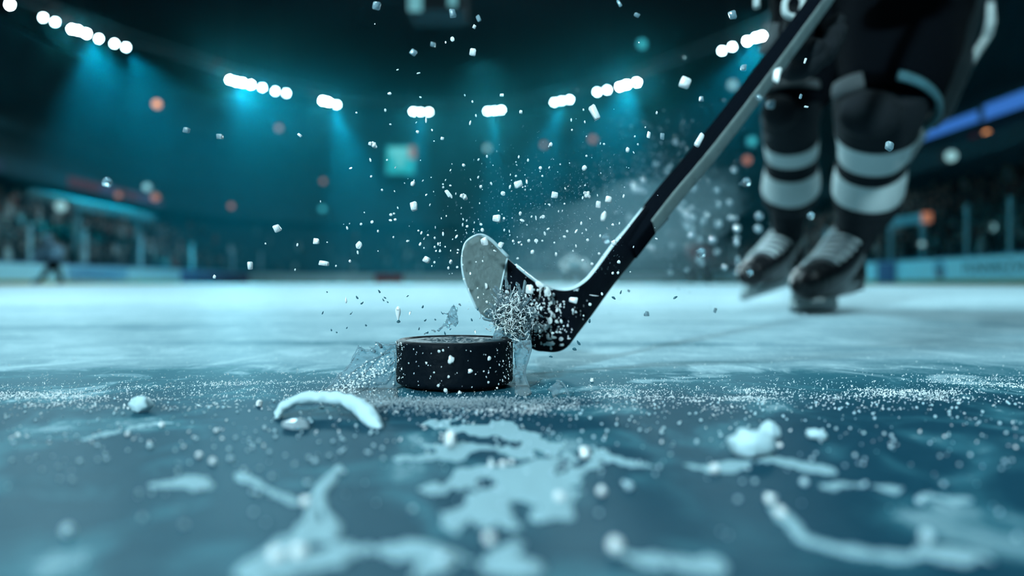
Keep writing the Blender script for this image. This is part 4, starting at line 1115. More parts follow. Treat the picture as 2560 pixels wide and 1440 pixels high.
for i in range(1500):   # mist of ice grains behind the stick
    t = rp.random(); px = rp.gauss(1640, 90); py = rp.gauss(500 + (px - 1640) * -.1, 95); d = rp.uniform(.75, 1.35)
    p = P(px, py, d)
    if p.z < .005: continue
    speck(g, p, rp.choice([.0006, .0008, .0011]), 0, rp, rp.uniform(1, 1.5))
for i in range(2200):   # fine fan of spray in focus left of the shaft
    px = rp.gauss(1400, 120); py = rp.gauss(540, 85)
    if px > 1560 or py > 690: continue
    speck(g, P(px, py, rp.uniform(.44, .60)), rp.choice([.00012, .00016, .0002, .0003]), 0, rp, rp.uniform(1, 3), rp.gauss(1.2, .3))
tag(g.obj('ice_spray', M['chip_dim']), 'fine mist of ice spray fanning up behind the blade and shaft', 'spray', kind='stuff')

m_, nt, N, L = nmat('ice mist'); o = N.new('ShaderNodeOutputMaterial'); v = N.new('ShaderNodeVolumeScatter'); v.inputs['Color'].default_value = (0.5, 0.86, 1, 1); v.inputs['Density'].default_value = 0.60; L.new(v.outputs[0], o.inputs['Volume'])
bm = bmesh.new(); bmesh.ops.create_icosphere(bm, subdivisions=4, radius=1.0); mc = P(1560, 600, 1.22)
for q in bm.verts:
    k = 1 + .38 * noise.fractal(q.co * 1.5 + Vector((3, 8, 1)), .7, 2.1, 3); w_ = q.co * k
    q.co = mc + Vector((w_.x * .20 + w_.z * .05, w_.y * .24, w_.z * .105 + w_.x * .02))
    q.co.z = max(q.co.z, .004)
tag(bmobj('ice_mist', bm, m_), 'pale cloud of powdered ice hanging behind the blade and lower shaft', 'mist', kind='stuff')
# ------------------------------------------------------------------ chunks and ridges on the near ice
def chunk(name, c, size, m, rnd, label, cat='ice chunk', sub=2, parent=None, rough=.35):
    bm = bmesh.new(); bmesh.ops.create_icosphere(bm, subdivisions=3, radius=1.0)
    o_ = Vector((rnd.random() * 40, rnd.random() * 40, 0))
    for v in bm.verts:
        k = 1 + rough * noise.fractal(v.co * 1.6 + o_, .7, 2.1, 4)
        v.co = Vector((v.co.x * size[0] * k, v.co.y * size[1] * k, v.co.z * size[2] * k))
        v.co += Vector(c)
        if v.co.z < 0.0002: v.co.z = 0.0002
    o = bmobj(name, bm, m, parent); return tag(o, label, cat)
rc = random.Random(9)
g = Geo(); rr = resample([(690, 1046, .352, 5), (708, 1020, .362, 13), (742, 1001, .369, 17), (795, 993, .371, 18), (850, 995, .370, 17), (893, 1012, .360, 20), (922, 1040, .346, 24), (940, 1062, .335, 17), (944, 1072, .330, 8)], 44)
g.loft([P(a, b, c) for a, b, c, d in rr], [(d * c / F, d * c / F * .8) for a, b, c, d in rr], 18, lump=.0016, lsc=260)
for i in range(len(g.v)):
    if g.v[i].z < .0002: g.v[i].z = .0002
tag(g.obj('snow_curl', M['snow']), 'curved white snow shaving arching on the ice left of the puck', 'snow')
chunk('ice_chunk', IP(352, 1030, .004), (.0055, .004, .0042), M['snow'], rc, 'small pale ice chunk alone on the ice at the left')
chunk('ice_chunk', IP(1878, 1138, .004), (.0085, .006, .0058), M['snow'], rc, 'largest lumpy ice chunk on the near ice at the right')
chunk('ice_chunk', IP(1922, 1100, .004), (.0040, .004, .0042), M['snow'], rc, 'round ice lump behind the largest chunk at the right')
chunk('ice_chunk', IP(2040, 1098, .002), (.0040, .005, .0022), M['snow'], rc, 'flat pale ice lump with a bright top right of the largest chunk')
chunk('ice_chunk', IP(1125, 1122, .004), (.0022, .0022, .0032), M['chip'], rc, 'upright bright ice chip in front of the puck')
chunk('ice_chunk', IP(740, 1072, .002), (.006, .005, .0022), M['froth'], rc, 'glassy lump in the hollow of the snow curl')
for (x_, y_, sx, lab) in [(648, 1016, .0016, 'bubbled round ice bead between the left chunk and the snow curl'), (1462, 1145, .002, 'pale upright chip on the snow ridge right of centre'), (1480, 955, .0012, 'tiny bright ice bead on the ice right of the puck')]:
    chunk('ice_bead', IP(x_, y_, sx), (sx, sx, sx * 1.2), M['chip'], rc, lab)
def ridge(strokes, label, hmax, step=4.5, thr=.35, seed=0.0, name='snow_ridge'):
    """strokes: lists of (px, py, radius px); low relief of scraped snow standing on the ice"""
    segs = []
    for s in strokes:
        r_ = resample(s, max(8, len(s) * 6)); segs += r_
    x0 = min(s[0] - s[2] * 1.9 for s in segs); x1 = max(s[0] + s[2] * 1.9 for s in segs); y0 = max(1010, min(s[1] - s[2] * 1.15 for s in segs)); y1 = min(1700, max(s[1] + s[2] * 1.15 for s in segs))
    S = np.array(segs); idx = {}; g = Geo()
    nx = int((x1 - x0) / step) + 1; ny = int((y1 - y0) / step) + 1
    for j in range(ny):
        for i in range(nx):
            px = x0 + i * step; py = y0 + j * step
            dd = np.hypot(S[:, 0] - px, (S[:, 1] - py) * 1.7) / S[:, 2]; f = 1 - dd.min()
            if f < -.9: continue
            q = IP(px, py); f += .85 * noise.fractal(Vector((q.x * 70, q.y * 45, seed)), .65, 2.3, 6) - .10
            if f < thr * .55: continue
            h = .5 * hmax * min(1, (f - thr * .55) / .5) ** .8 * (.75 + .5 * noise.noise(Vector((q.x * 160, q.y * 160, seed + 4))))
            q.z = max(h, -.0002); idx[(i, j)] = len(g.v); g.v.append(q)
    for (i, j) in list(idx):
        k = [(i, j), (i + 1, j), (i + 1, j + 1), (i, j + 1)]
        if all(c in idx for c in k): g.f.append(tuple(idx[c] for c in k)[::-1]); g.m.append(0)
    if not g.f: return
    # side walls down to the ice
    from collections import Counter
    ec = Counter()
    for f in g.f:
        for a, b in zip(f, f[1:] + f[:1]): ec[(min(a, b), max(a, b))] += 1
    low = {}
    for f in list(g.f):
        for a, b in zip(f, f[1:] + f[:1]):
            if ec[(min(a, b), max(a, b))] == 1:
                for v in (a, b):
                    if v not in low: low[v] = len(g.v); w = g.v[v].copy(); w.z = 0.0; g.v.append(w)
                g.f.append((b, a, low[a], low[b])); g.m.append(0)
    ps = pieces(g); first = True
    for q in ps:
        if not first and len(q) < max(40, .06 * len(ps[0])): continue
        o = sub_geo(g, q).obj(name, M['ridge']); sm = o.modifiers.new('soften', 'SMOOTH'); sm.factor = .5; sm.iterations = 6
        if first: tag(o, label, 'snow')
        else: tag(o, 'smaller piece lying off the ' + ' '.join(label.split()[:9]), 'snow', 'pieces off the ' + label)
        first = False
M['ridge'] = snow_mat('scraped snow', (0.34, 0.52, 0.58), .3, .6, .02, 400, .5)
ridge([[(850, 1172, 22), (820, 1200, 24), (800, 1240, 30), (775, 1290, 40), (760, 1350, 60), (700, 1400, 80)], [(800, 1260, 20), (830, 1310, 26), (830, 1360, 30)], [(600, 1190, 20), (680, 1230, 34), (740, 1260, 24)]], 'forked ridge of scraped snow on the near ice left of centre', .0022, seed=1)
ridge([[(640, 1430, 60), (800, 1400, 60), (1000, 1380, 50), (1180, 1400, 50), (1300, 1420, 60)], [(1060, 1430, 60), (1300, 1360, 40)]], 'broad blurred snow bank along the bottom edge', .0026, seed=2)
ridge([[(1100, 1230, 60), (1200, 1190, 60), (1300, 1180, 60), (1400, 1160, 50), (1500, 1140, 40), (1600, 1170, 30)], [(1120, 1290, 60), (1250, 1280, 80), (1350, 1300, 60), (1430, 1240, 50)], [(1180, 1240, 50), (1320, 1230, 80), (1470, 1170, 50)]], 'large pale slab of crusted snow in the near centre', .0018, seed=3)
ridge([[(1080, 1060, 30), (1200, 1070, 50), (1300, 1090, 50), (1370, 1130, 40)], [(1050, 1110, 40), (1180, 1120, 50), (1320, 1125, 40)], [(1000, 1150, 24), (1150, 1140, 30)]], 'thin overlapping snow plates on the ice below the puck', .0007, seed=4)
ridge([[(1930, 1265, 18), (1960, 1300, 26), (2010, 1340, 30), (2080, 1370, 34), (2170, 1385, 36), (2300, 1395, 40), (2480, 1390, 50)]], 'long curved ridge of snow at the lower right', .0024, seed=5)
ridge([[(1700, 1160, 20), (1800, 1170, 30), (1900, 1150, 34), (1990, 1160, 30), (2080, 1180, 20)], [(1980, 1230, 20), (2120, 1215, 26), (2240, 1225, 24)]], 'low snow drift around the largest chunk at the right', .0012, seed=6)
ridge([[(-20, 1152, 14), (100, 1120, 16), (230, 1095, 14), (340, 1070, 12), (430, 1058, 10)]], 'thin pale snow line running in from the left edge', .0010, seed=7)
ridge([[(380, 1215, 20), (460, 1205, 30), (520, 1215, 24)]], 'small faint snow patch at the left of the near ice', .0012, seed=8)
ridge([[(2300, 1240, 24), (2420, 1250, 26)]], 'faint snow patch at the right above the long curved ridge', .0012, seed=9)
ridge([[(1500, 1380, 30), (1640, 1400, 40), (1780, 1420, 40)]], 'faint snow patch on the bottom edge right of the big pale bead', .0012, seed=10)

beads = [(745, 1381, 25, 'bright white bead on the near ice at bottom left of centre'), (690, 1388, 24, 'pale bead just left of the brightest bottom bead'), (1537, 1362, 23, 'big pale bead at the bottom right of centre'), (1105, 1400, 22, 'dull pale bead at the bottom centre'),
         (1503, 1228, 14, 'pale bead in the near centre right of the snow slab'), (1398, 1242, 17, 'bright bead on the crusted snow slab'), (1785, 1171, 15, 'brightest bead left of the largest chunk'), (1950, 1280, 17, 'bright bead at the tip of the curved ridge'), (1924, 1247, 15, 'pale bead just above the ridge-tip bead'),
         (531, 1152, 10, 'bright little bead at the left of the near ice'), (763, 1253, 15, 'pale bead on the forked snow ridge'), (497, 1138, 9, 'small bead left of the bright little one'), (1256, 1160, 11, 'bright bead in the row on the snow plates'), (1228, 1161, 9, 'leftmost bead in the row on the snow plates'), (1278, 1155, 8, 'rightmost bead in the row on the snow plates'),
         (168, 1326, 18, 'faint bead far left near the bottom'), (2315, 1340, 20, 'faint bead on the long curved ridge'), (404, 1062, 9, 'bright bead right of the thin snow line'), (540, 1076, 7, 'small bright bead left of the snow curl'), (318, 1085, 7, 'small bead at the end of the thin snow line'), (1222, 1345, 18, 'pale bead above the bottom snow bank'),
         (1949, 1113, 8, 'small bright bead beside the round ice lump'), (375, 1115, 8, 'dull small bead below the thin snow line'), (576, 1145, 8, 'dull small bead right of the bright little one'), (787, 1152, 8, 'dull small bead above the forked ridge'), (1572, 1215, 12, 'dull bead right of the pale central bead'), (2010, 1205, 12, 'faint bead on the drift at the right'), (2300, 1252, 12, 'faint bead over the small patches at the right')]
for (px, py, r, lab) in beads:  # ice beads enlarged to stand in for blurred glints
    d = icedepth(py + r * .8); rad = r * .80 * d / F
    c = Vector(((px - CX) / F * d, d, rad)); 
    g = Geo(); g.ball((0, 0, 0), rad, 0, 14, 10)
    for i in range(len(g.v)): g.v[i] = c + g.v[i] * (1 + .12 * noise.noise(g.v[i] * 300))
    o = g.obj('glint_bead', M['snow'] if 'dull' in lab or 'faint' in lab else M['chip']); tag(o, lab, 'ice bead', 'snow beads on the near ice')
# ------------------------------------------------------------------ flying ice
def hull_mesh(name, pts, m, bev=.12, sub=0):
    bm = bmesh.new()
    for p in pts: bm.verts.new(p)
    r = bmesh.ops.convex_hull(bm, input=bm.verts)
    bmesh.ops.delete(bm, geom=[v for v in bm.verts if not v.link_faces], context='VERTS')
    bmesh.ops.bevel(bm, geom=bm.edges[:] , offset=bev, segments=2, affect='EDGES', clamp_overlap=True)
    bmesh.ops.triangulate(bm, faces=bm.faces[:])
    bmesh.ops.subdivide_edges(bm, edges=bm.edges[:], cuts=1, use_grid_fill=True)
    for v in bm.verts: v.co += v.co.normalized() * .07 * noise.noise(v.co * 3.1)
    me = bpy.data.meshes.new(name); bm.normal_update(); bm.to_mesh(me); bm.free(); me.materials.append(m)
    me.polygons.foreach_set('use_smooth', [True] * len(me.polygons)); return me
rf = random.Random(77)
def jit(a): return rf.uniform(-a, a)
KINDS = {}
def variants(kind, n, fn, m): KINDS[kind] = [hull_mesh('ice_' + kind, fn(), m) for _ in range(n)]
def cube_pts(s=(1, 1, .7), j=.22): return [(sx * s[0] + jit(j), sy * s[1] * .8 + jit(j), sz * s[2] + jit(j)) for sx in (-1, 1) for sy in (-1, 1) for sz in (-1, 1)]
variants('cube', 5, lambda: cube_pts((.85, 1, .85)), M['chip'])
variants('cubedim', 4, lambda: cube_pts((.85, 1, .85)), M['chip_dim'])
variants('flake', 5, lambda: [(math.cos(a) * (1 + jit(.3)), s * .3, math.sin(a) * (1 + jit(.3))) for a in (0.3, 1.2, 2.3, 3.3, 4.3, 5.4) for s in (-1, 1)], M['chip'])
variants('sliver', 4, lambda: [(1, 0, jit(.2)), (-1, .1, jit(.2)), (.3, .3, .5), (-.3, -.3, -.5), (.2, -.3, -.4), (-.4, .3, .5)], M['chip'])
def round_mesh(name, m, lump=.12, tear=0.0, s=None):
    g = Geo(); g.ball((0, 0, 0), 1, 0, 12, 9); o_ = Vector((rf.random() * 30, 0, 0))
    for i, v in enumerate(g.v):
        w = v * (1 + lump * noise.noise(v * 1.5 + o_))
        if tear and w.z > 0: k = 1 - tear * w.z; w = Vector((w.x * k, w.y * k, w.z * (1 + tear)))
        g.v[i] = w
    me = bpy.data.meshes.new(name); me.from_pydata([tuple(v) for v in g.v], [], g.f); me.materials.append(m)
    me.polygons.foreach_set('use_smooth', [True] * len(me.polygons)); return me
KINDS['round'] = [round_mesh('ice_pellet', M['chip'], .25) for _ in range(5)]
KINDS['rounddim'] = [round_mesh('ice_pellet_dim', M['chip_dim'], .15) for _ in range(3)]
KINDS['tear'] = [round_mesh('ice_drop', M['chip'], .1, .8) for _ in range(3)]
KINDS['water'] = [round_mesh('water_drop', M['drop'], .12, .0) for _ in range(3)]
KINDS['dark'] = [round_mesh('dark_drop', mat('dark water drop', (0.03, 0.10, 0.13), 0.15, spec=.8), .3, .3) for _ in range(3)]
def cluster_mesh():
    g = Geo()
    for k in range(9): blob(g, Vector((jit(.62), jit(.4), jit(.62))), rf.uniform(.3, .5), 0, rf, 1.1, None, 9, 7, 1)
    me = bpy.data.meshes.new('ice_cluster'); me.from_pydata([tuple(v) for v in g.v], [], g.f); me.materials.append(M['chip'])
    me.polygons.foreach_set('use_smooth', [True] * len(me.polygons)); return me
KINDS['cluster'] = [cluster_mesh() for _ in range(3)]
NAMES = dict(cube='ice_chip', cubedim='ice_chip', flake='ice_flake', sliver='ice_sliver', round='ice_pellet', rounddim='ice_pellet', tear='ice_drop', water='water_drop', dark='water_drop', cluster='ice_cluster')
def fly(kind, px, py, w, h, ang, d, label, group=None):
    o = bpy.data.objects.new(NAMES[kind], rf.choice(KINDS[kind])); COL.objects.link(o)
    o.location = P(px, py, d); s = d / F / 2
    o.scale = (w * s, min(w, h) * s * .8, h * s)
    o.rotation_euler = (jit(.25), math.radians(ang), jit(.25)) if kind in ('cube', 'cubedim', 'flake', 'cluster') else (0, math.radians(ang), 0)
    cat = {'water_drop': 'water drop', 'ice_drop': 'ice drop'}.get(NAMES[kind], 'ice chip')
    return tag(o, label, cat, group)
A = [
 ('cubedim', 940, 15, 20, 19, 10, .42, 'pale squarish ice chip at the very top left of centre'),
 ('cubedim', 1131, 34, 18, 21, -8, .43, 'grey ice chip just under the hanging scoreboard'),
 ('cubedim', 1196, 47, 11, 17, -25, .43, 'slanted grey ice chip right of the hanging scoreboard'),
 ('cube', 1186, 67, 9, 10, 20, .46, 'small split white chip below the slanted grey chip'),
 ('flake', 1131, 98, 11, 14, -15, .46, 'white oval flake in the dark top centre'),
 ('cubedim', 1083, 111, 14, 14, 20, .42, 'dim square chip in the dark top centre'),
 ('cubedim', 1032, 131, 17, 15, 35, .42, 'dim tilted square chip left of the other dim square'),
 ('cube', 1183, 131, 17, 17, 5, .45, 'rounded white cube of ice in the dark top centre'),
 ('cluster', 932, 360, 22, 20, 15, .46, 'crystalline white ice cluster left of the small teal screen'),
 ('cube', 1486, 281, 20, 38, -28, .44, 'largest long pale ice flake flying under the right starred lights'),
 ('cube', 1713, 207, 28, 28, 15, .40, 'blurred glassy ice cube high left of the upper shaft'),
 ('cube', 1748, 350, 16, 38, 28, .52, 'long pale ice chip in front of the shaft'),
 ('cubedim', 1832, 37, 21, 22, -15, .44, 'dim ice chip at the top above the pair of lights by the glove'),
 ('cubedim', 1859, 170, 15, 15, 0, .42, 'small teal ice chip left of the upper shaft'),
 ('cubedim', 1753, 248, 12, 14, 0, .42, 'tiny dim square chip near the shaft middle height'),
 ('cubedim', 1592, 38, 14, 10, 25, .42, 'dim small chip at the top right of centre'),
 ('cubedim', 1548, 9, 8, 20, -25, .42, 'faint thin chip touching the top edge right of centre'),
 ('cube', 1622, 337, 8, 18, 5, .46, 'narrow bright rectangle of ice left of the shaft'),
 ('cubedim', 1656, 341, 12, 17, 3, .43, 'rounded grey rectangle of ice beside the narrow bright one'),
 ('cube', 1296, 460, 22, 18, -25, .44, 'square pale chip flying high over the blade'),
 ('cube', 1387, 487, 17, 17, 5, .46, 'rounded crystal chip left of the twin-lobed cluster'),
 ('cluster', 1468, 487, 17, 20, -20, .46, 'twin-lobed white cluster flying left of the shaft'),
 ('cluster', 1159, 490, 19, 20, 10, .46, 'frosty round cluster of ice above the taped toe'),
 ('cube', 1120, 484, 11, 22, -35, .46, 'slanted tapering chip left of the frosty round cluster'),
 ('cube', 1034, 516, 19, 21, -15, .46, 'pinkish-white rounded chip left above the toe'),
 ('cube', 1521, 499, 17, 17, 5, .43, 'pale square chip right of the twin-lobed cluster'),
 ('cube', 1496, 511, 12, 17, 5, .43, 'pale oval chip left of the pale square chip'),
 ('round', 1509, 541, 14, 24, 15, .40, 'blurred oval ice drop beside the lower shaft'),
 ('cube', 1240, 546, 22, 18, 5, .46, 'bright rectangular chip flying just above the blade toe'),
 ('cube', 692, 571, 18, 21, -30, .47, 'diamond-shaped white chip far left of the toe'),
 ('cube', 791, 603, 14, 16, -5, .47, 'small rounded square chip left of the toe'),
 ('flake', 897, 614, 15, 22, 25, .47, 'leaf-shaped white flake left of the toe'),
 ('cube', 809, 658, 27, 14, 8, .46, 'long bean-shaped ice chip just above the left boards'),
 ('cube', 625, 664, 14, 20, -5, .45, 'pale tapered chip above the purple advert'),
 ('round', 536, 692, 8, 10, 10, .46, 'small pale oval pellet in front of the purple advert'),
 ('cube', 1066, 649, 17, 17, 30, .44, 'pale diamond chip left of the taped toe'),
 ('cubedim', 465, 326, 17, 14, 12, .43, 'dim square chip in the left dark, the left one of two'),
 ('cubedim', 550, 341, 18, 16, 5, .43, 'dim square chip in the left dark, the right one of two'),
 ('cube', 749, 338, 8, 12, -50, .46, 'small bright slanted rectangle below the short light cluster'),
 ('cube', 1210, 604, 18, 22, -15, .492, 'bright heart-shaped chip on the top of the taped toe'),
 ('cube', 1251, 612, 12, 16, 30, .49, 'small paired chip beside the top edge of the tape'),
 ('cube', 1325, 724, 20, 22, 0, .53, 'squarish chip against the black of the blade'),
 ('flake', 1350, 712, 24, 14, 30, .53, 'pale torn flake on the upper edge of the blade'),
 ('flake', 1369, 728, 18, 28, -20, .535, 'long torn flake under the upper edge of the blade'),
 ('cube', 1432, 750, 22, 15, 10, .54, 'pale four-sided chip on the black blade heel'),
 ('sliver', 1485, 739, 30, 6, 8, .545, 'long thin white sliver across the hosel'),
 ('flake', 1375, 802, 13, 18, 0, .535, 'ragged white flake in the middle of the blade'),
 ('flake', 1375, 860, 24, 13, 0, .535, 'spiky white flake low on the blade near the heel'),
 ('flake', 1402, 848, 11, 12, 20, .54, 'triangular white chip at the heel of the blade'),
 ('sliver', 1393, 775, 9, 28, 30, .535, 'thin curved trail of ice on the right of the blade'),
 ('cube', 1941, 188, 17, 38, 10, .70, 'blurred diamond-shaped chip stuck on the upper shaft'),
 ('cubedim', 1898, 243, 13, 19, -20, .68, 'blurred chip stuck lower on the grey shaft face'),
 ('cubedim', 1927, 262, 20, 20, 0, .80, 'blurred round chip in front of the left knee'),
 ('cube', 2013, 152, 6, 15, 20, .50, 'small upright chip in front of the dark thigh'),
 ('cubedim', 2002, 241, 7, 17, 25, .50, 'dim slanted chip in front of the dark knees'),
 ('cube', 2016, 267, 11, 5, 5, .50, 'tiny bright bar of ice in front of the dark knees'),
 ('cubedim', 2224, 365, 22, 22, 20, .44, 'faint glassy flake in front of the right white sock band'),
 ('water', 1866, 456, 23, 23, 0, .36, 'round clear drop with bright rim left of the left sock'),
 ('water', 1753, 632, 24, 26, 0, .36, 'round clear drop with bright rim over the far maroon skater'),
 ('water', 2027, 540, 20, 20, 0, .36, 'round clear drop between the two ankles'),
 ('water', 268, 456, 25, 24, 0, .36, 'round clear drop over the left ribbon screen'),
 ('water', 1875, 682, 18, 18, 0, .36, 'faint round drop in front of the left skate toe'),
 ('water', 1516, 597, 22, 24, 0, .36, 'soft round drop just left of the hosel'),
 ('round', 1535, 607, 13, 13, 0, .45, 'bright round pellet beside the pale shaft edge'),
 ('tear', 995, 780, 14, 28, 180, .47, 'hanging teardrop left above the puck'),
 ('dark', 996, 804, 10, 7, 0, .47, 'dark blob at the foot of the hanging teardrop'),
 ('sliver', 1025, 783, 6, 24, 20, .47, 'dark-edged forked sliver left above the puck'),
 ('sliver', 1188, 830, 6, 24, -10, .47, 'upright sliver floating over the right of the puck'),
 ('tear', 1065, 301, 5, 13, 0, .46, 'thin drop hanging under the cluster above the small screen'),
 ('sliver', 1162, 238, 5, 15, -15, .46, 'thin upright sliver between the two middle light clusters'),
 ('sliver', 1080, 325, 6, 16, -25, .46, 'slanted sliver below the cluster above the small screen'),
 ('cube', 1106, 346, 9, 8, 0, .46, 'tiny white square right of the small teal screen'),
 ('cube', 1255, 238, 11, 7, 0, .46, 'small two-lobed chip above the cluster right of centre'),
 ('cube', 1302, 280, 9, 9, 0, .46, 'tiny rounded chip right of the cluster right of centre'),
 ('cubedim', 1616, 785, 13, 13, 0, .42, 'dull grey drop over the ice right of the heel'),
 ('cubedim', 1572, 727, 8, 6, 20, .42, 'small dull fleck over the ice just right of the hosel'),
 ('cubedim', 1788, 776, 9, 13, 20, .42, 'dull grey drop left of the right skate'),
 ('tear', 865, 752, 6, 12, 0, .46, 'small pale drop over the ice left of the puck'),
 ('round', 2381, 1051, 6, 6, 0, .40, 'tiny bright pellet low at the right over the frost'),
]
for a in A: fly(a[0], a[1], a[2], a[3], a[4], a[5], a[6], a[7])
small = [(937,60,3,4),(1114,106,4,7),(994,174,7,4),(1046,183,10,4),(974,234,10,7),(1051,243,7,5),(963,276,6,9),(891,282,5,5),(1181,254,5,7),(976,311,7,4),(1044,330,9,8),(1428,300,4,8),(1462,305,4,7),(1430,325,5,5),(1587,341,4,5),(1569,375,10,14),(1377,361,9,11),(1159,413,8,8),(1466,390,5,6),(1461,420,12,14),(1351,420,9,8),(1373,419,4,7),(1320,401,5,9),(1356,440,5,5),(1290,440,6,5),(1317,455,5,13),(1258,483,12,12),(1202,467,8,8),(1108,468,6,5),(1228,459,5,8),(1032,459,11,13),(1126,464,6,5),(928,441,6,6),(955,475,6,6),(877,420,9,5),(926,400,5,10),(1301,533,7,11),(1357,542,11,10),(1260,546,6,6),(1340,545,4,12),(1305,551,13,7),(1202,561,8,7),(1206,575,9,9),(1168,566,7,6),(977,537,8,7),(985,534,6,5),(976,551,9,6),(988,549,8,6),(930,555,9,8),(945,578,5,7),(1411,592,9,6),(1496,508,6,9),(903,560,6,7),(875,653,7,7),(868,570,5,9),(818,606,4,4),(664,609,4,5),(840,665,5,5),(1046,577,5,5),(1018,603,5,6),(1060,620,4,5),(1087,595,6,6),(1100,628,6,6),(1113,617,4,4),(1127,655,8,12),(1121,670,6,7),(1143,668,6,6),(1087,618,6,6),(1145,625,6,5),(1144,632,5,5),(1086,656,6,6),(1070,588,5,5),(1283,603,6,7),(1297,606,6,6),(1322,602,8,8),(1331,630,9,10),(1340,602,10,10),(1356,602,5,5),(1304,612,5,5),(1294,646,6,5),(1457,651,7,7),(1480,660,7,7),(1418,578,6,7),(1469,600,7,7),(1498,634,6,6),(1530,605,5,5),(1550,595,5,4),(1386,607,5,5),(1440,615,4,8),(1545,682,7,7),(1532,562,6,6),(1547,655,9,9),(1641,597,8,4),(1576,680,4,4),(1532,683,7,7),(1505,735,6,9),(1475,761,8,8),(1459,789,5,5),(1382,833,9,5),(1350,830,7,8),(1409,815,5,5),(1339,762,5,8),(1237,627,9,4),(1190,655,4,4),(1207,653,4,6),(1176,684,4,8),(1160,698,6,6),(1155,641,5,4),(1172,724,3,8),(1194,721,4,5),(1195,744,3,6),(1217,755,6,7),(1157,662,4,5)]
def reg(px, py):
    if 1155 < px < 1500 and py > 620 and py > 700 - (px - 1155) * .5: return 'white ice pellet stuck against the stick blade', 'ice pellets on the blade', .485 if px < 1270 else .525
    if py < 340: return 'tiny white ice pellet flying high against the dark roof', 'ice pellets high in the dark', .46
    if px < 1150: return 'small white ice pellet in the air left of the blade toe', 'ice pellets left of the toe', .46
    if px < 1560: return 'small white ice pellet in the spray between the toe and the shaft', 'ice pellets between toe and shaft', .46
    return 'small pale ice pellet in the air right of the shaft', 'ice pellets right of the shaft', .46
for (px, py, w, h) in small:
    lab, grp, d = reg(px, py); d += 0 if 'blade' in grp and 'stuck' in lab else rf.uniform(-.02, .03)
    fly(rf.choice(['round', 'round', 'flake']), px, py, w, h, rf.uniform(-30, 30), d, lab, grp)
n = 0
while n < 165:
    r_ = rf.random()
    if r_ < .6: px, py = rf.gauss(1280, 190), rf.gauss(545, 95)
    elif r_ < .8: px, py = rf.gauss(1120, 110), rf.gauss(600, 60)
    else: px, py = rf.gauss(1350, 260), rf.gauss(400, 110)
    if py > 700 or py < 60 or px > 1660 or (px > 1155 and px < 1270 and py > 590) or (px > 1268 and py > 640): continue
    lab, grp, d = reg(px, py); s = rf.choice([2.5, 3, 3, 4, 5]); 
    fly(rf.choice(['round', 'round', 'sliver', 'flake']), px, py, s, s * rf.uniform(1, 2.4), rf.gauss(10, 25), d + rf.uniform(-.02, .04), lab, grp); n += 1
for i in range(24):   # dark flecks seen against the bright ice
    px = rf.uniform(800, 1200); py = rf.uniform(728, 842)
    fly('dark', px, py, rf.uniform(3, 5), rf.uniform(4, 9), rf.uniform(-60, 60), .46 + rf.uniform(-.01, .02), 'tiny dark fleck of water against the bright ice above the puck', 'dark flecks above the puck')
for (px, py, w, h, a) in [(1447, 858, 6, 12, -35), (1436, 873, 12, 7, 20), (1534, 745, 12, 5, 35), (1552, 731, 4, 9, 20), (1688, 744, 13, 5, -30), (1474, 803, 6, 9, 10), (1377, 892, 10, 4, 10)]:
    fly('dark', px, py, w, h, a, .46, 'tiny dark fleck over the ice right of the blade heel', 'dark flecks right of the heel')
bk = 0
for i in range(60):   # out-of-focus drops drifting behind the shaft
    px = rf.gauss(1720, 95); py = rf.gauss(530, 90); d = rf.uniform(1.0, 1.35)
    if not (1560 < px < 1900): continue
    z = P(px, py, d).z
    if z < .02: continue
    s = rf.uniform(10, 20); fly('rounddim', px, py, s, s, 0, d, 'blurred pale drop drifting behind the stick shaft', 'blurred drops behind the shaft')

# ------------------------------------------------------------------ light
def spot(loc, tgt, power, col, size, blend=.6, rad=.3, name='spot'):
    l = bpy.data.lights.new(name, 'SPOT'); l.energy = power; l.color = col; l.spot_size = math.radians(size); l.spot_blend = blend; l.shadow_soft_size = rad
    o = bpy.data.objects.new(name, l); COL.objects.link(o); o.location = loc
    o.rotation_euler = (Vector(tgt) - Vector(loc)).to_track_quat('-Z', 'Y').to_euler(); return o
WH = (0.60, 0.91, 1.0)
KEY = 0.36
for (px, py, tx, ty, w) in [(25, 12, -6, 12, 1), (198, 78, -3, 6, 1), (600, 206, 0, 3, 1.6), (825, 256, -4, 16, 1), (1052, 280, -3, 30, 1), (1236, 277, 0, 22, 1), (1404, 252, 3, 14, 1), (1570, 211, 1, 3, 1.3), (1888, 96, 4, 6, 1)]:
    p = lamp_pt(px, py) + Vector((0, -.6, -.3)); spot(p, (tx, ty, 0), 30000 * w * KEY, WH, 46, .8, 1.6)
# same ring of floodlights continues over and behind the camera
for (x_, y_, tx, ty, w) in [(-20, 14, 0, 6, .55), (-12, -4, 1, 1.5, .5), (14, -4, 0, 8, .25), (16, 14, -2, 12, .35)]:
    spot((x_, y_, 15.7), (tx, ty, 0), 22000 * w * KEY, WH, 70, .8)
spot((-6, -13.2, 6.9), (0.3, 1.2, 0.2), 16500, WH, 36, .9, .5)  # added front fill to whiten the flying chips, no fixture there
spot((-3, 5, 16), (0, 7, 0), 7500, WH, 100, 1, 1.5)  # this and the next two: added overhead fills brightening the ice
spot((-2, 26, 17), (-2, 28, 0), 17500, WH, 120, 1, 1.5)
spot((-2, 52, 17), (-2, 54, 0), 11000, WH, 100, 1, 1.5)
spot((-6, 22, 16), (-22, 52, 0), 32000, WH, 80, 1)  # added fill for the left boards, not one of the floodlights
spot((4, 20, 16), (8, 60, 0), 22000, WH, 80, 1)  # added fill for the far end, not one of the floodlights
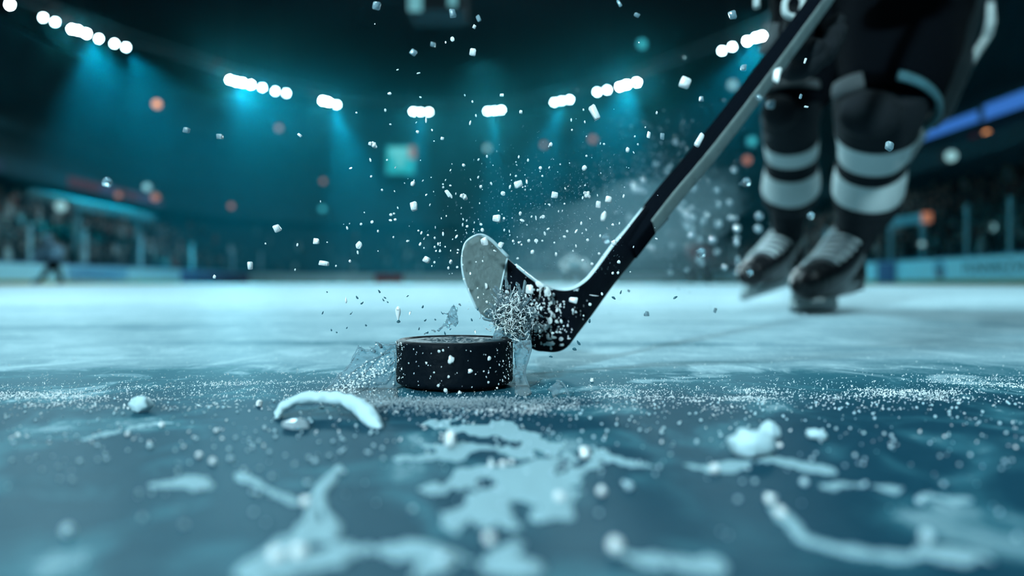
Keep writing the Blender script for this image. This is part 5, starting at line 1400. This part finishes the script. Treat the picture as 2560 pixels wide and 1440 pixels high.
# saturated teal show lights whose beams show in the haze
TE = (0.0, 0.62, 0.85)
for (px, py, tx, ty, w, sz) in [(230, 90, -22, 46, .9, 85), (600, 206, -6, 40, .85, 64), (835, 256, -9, 52, 1.6, 34), (1052, 280, -8, 58, 1.2, 26), (1236, 277, -1.5, 58, 1.5, 24), (1404, 252, -1, 50, 1.0, 30), (1575, 210, 4, 46, .8, 56), (330, 122, -18, 52, .6, 80), (1888, 96, 10, 40, .5, 70)]:
    p = lamp_pt(px, py) + Vector((0, -.3, -.35)); spot(p, (tx, ty, 0), 34000 * w, TE, sz, .7, .15)

# thin haze filling the arena air
m, nt, N, L = nmat('arena haze')
o = N.new('ShaderNodeOutputMaterial'); v = N.new('ShaderNodeVolumeScatter'); v.inputs['Color'].default_value = (0.06, 0.80, 0.98, 1); v.inputs['Density'].default_value = 0.0030; v.inputs['Anisotropy'].default_value = .35
L.new(v.outputs[0], o.inputs['Volume'])
g = Geo(); g.box((-3.5, 65, 8.4), (72, 50, 15.4)); hz = g.obj('haze', m, smooth=False); tag(hz, 'thin teal haze hanging in the arena air under the lamps', 'haze', kind='stuff')

w = bpy.data.worlds.new('World'); sc.world = w; w.use_nodes = True
bg = w.node_tree.nodes['Background']; bg.inputs[0].default_value = (0.10, 0.42, 0.55, 1); bg.inputs[1].default_value = 0.02

cam = bpy.data.cameras.new('camera'); co = bpy.data.objects.new('camera', cam); COL.objects.link(co)
cam.sensor_width = 36; cam.lens = F / 2560 * 36; cam.shift_y = -12 / 2560
co.location = (0, 0, CAMZ); co.rotation_euler = (math.radians(90), 0, 0)
cam.clip_start = 0.01; cam.clip_end = 400
cam.dof.use_dof = True; cam.dof.focus_distance = 0.468; cam.dof.aperture_fstop = 3.4
sc.camera = co
sc.view_settings.view_transform = 'Standard'; sc.view_settings.look = 'None'; sc.view_settings.gamma = 1; sc.view_settings.use_curve_mapping = False
sc.view_settings.exposure = 0.0
c = sc.cycles
c.use_light_tree = False; c.use_denoising = True; c.max_bounces = 8; c.diffuse_bounces = 2; c.glossy_bounces = 2; c.transmission_bounces = 6; c.transparent_max_bounces = 10; c.volume_bounces = 0
c.sample_clamp_indirect = 4; c.sample_clamp_direct = 0; c.caustics_reflective = False; c.caustics_refractive = False
c.use_adaptive_sampling = True; c.adaptive_threshold = 0.05
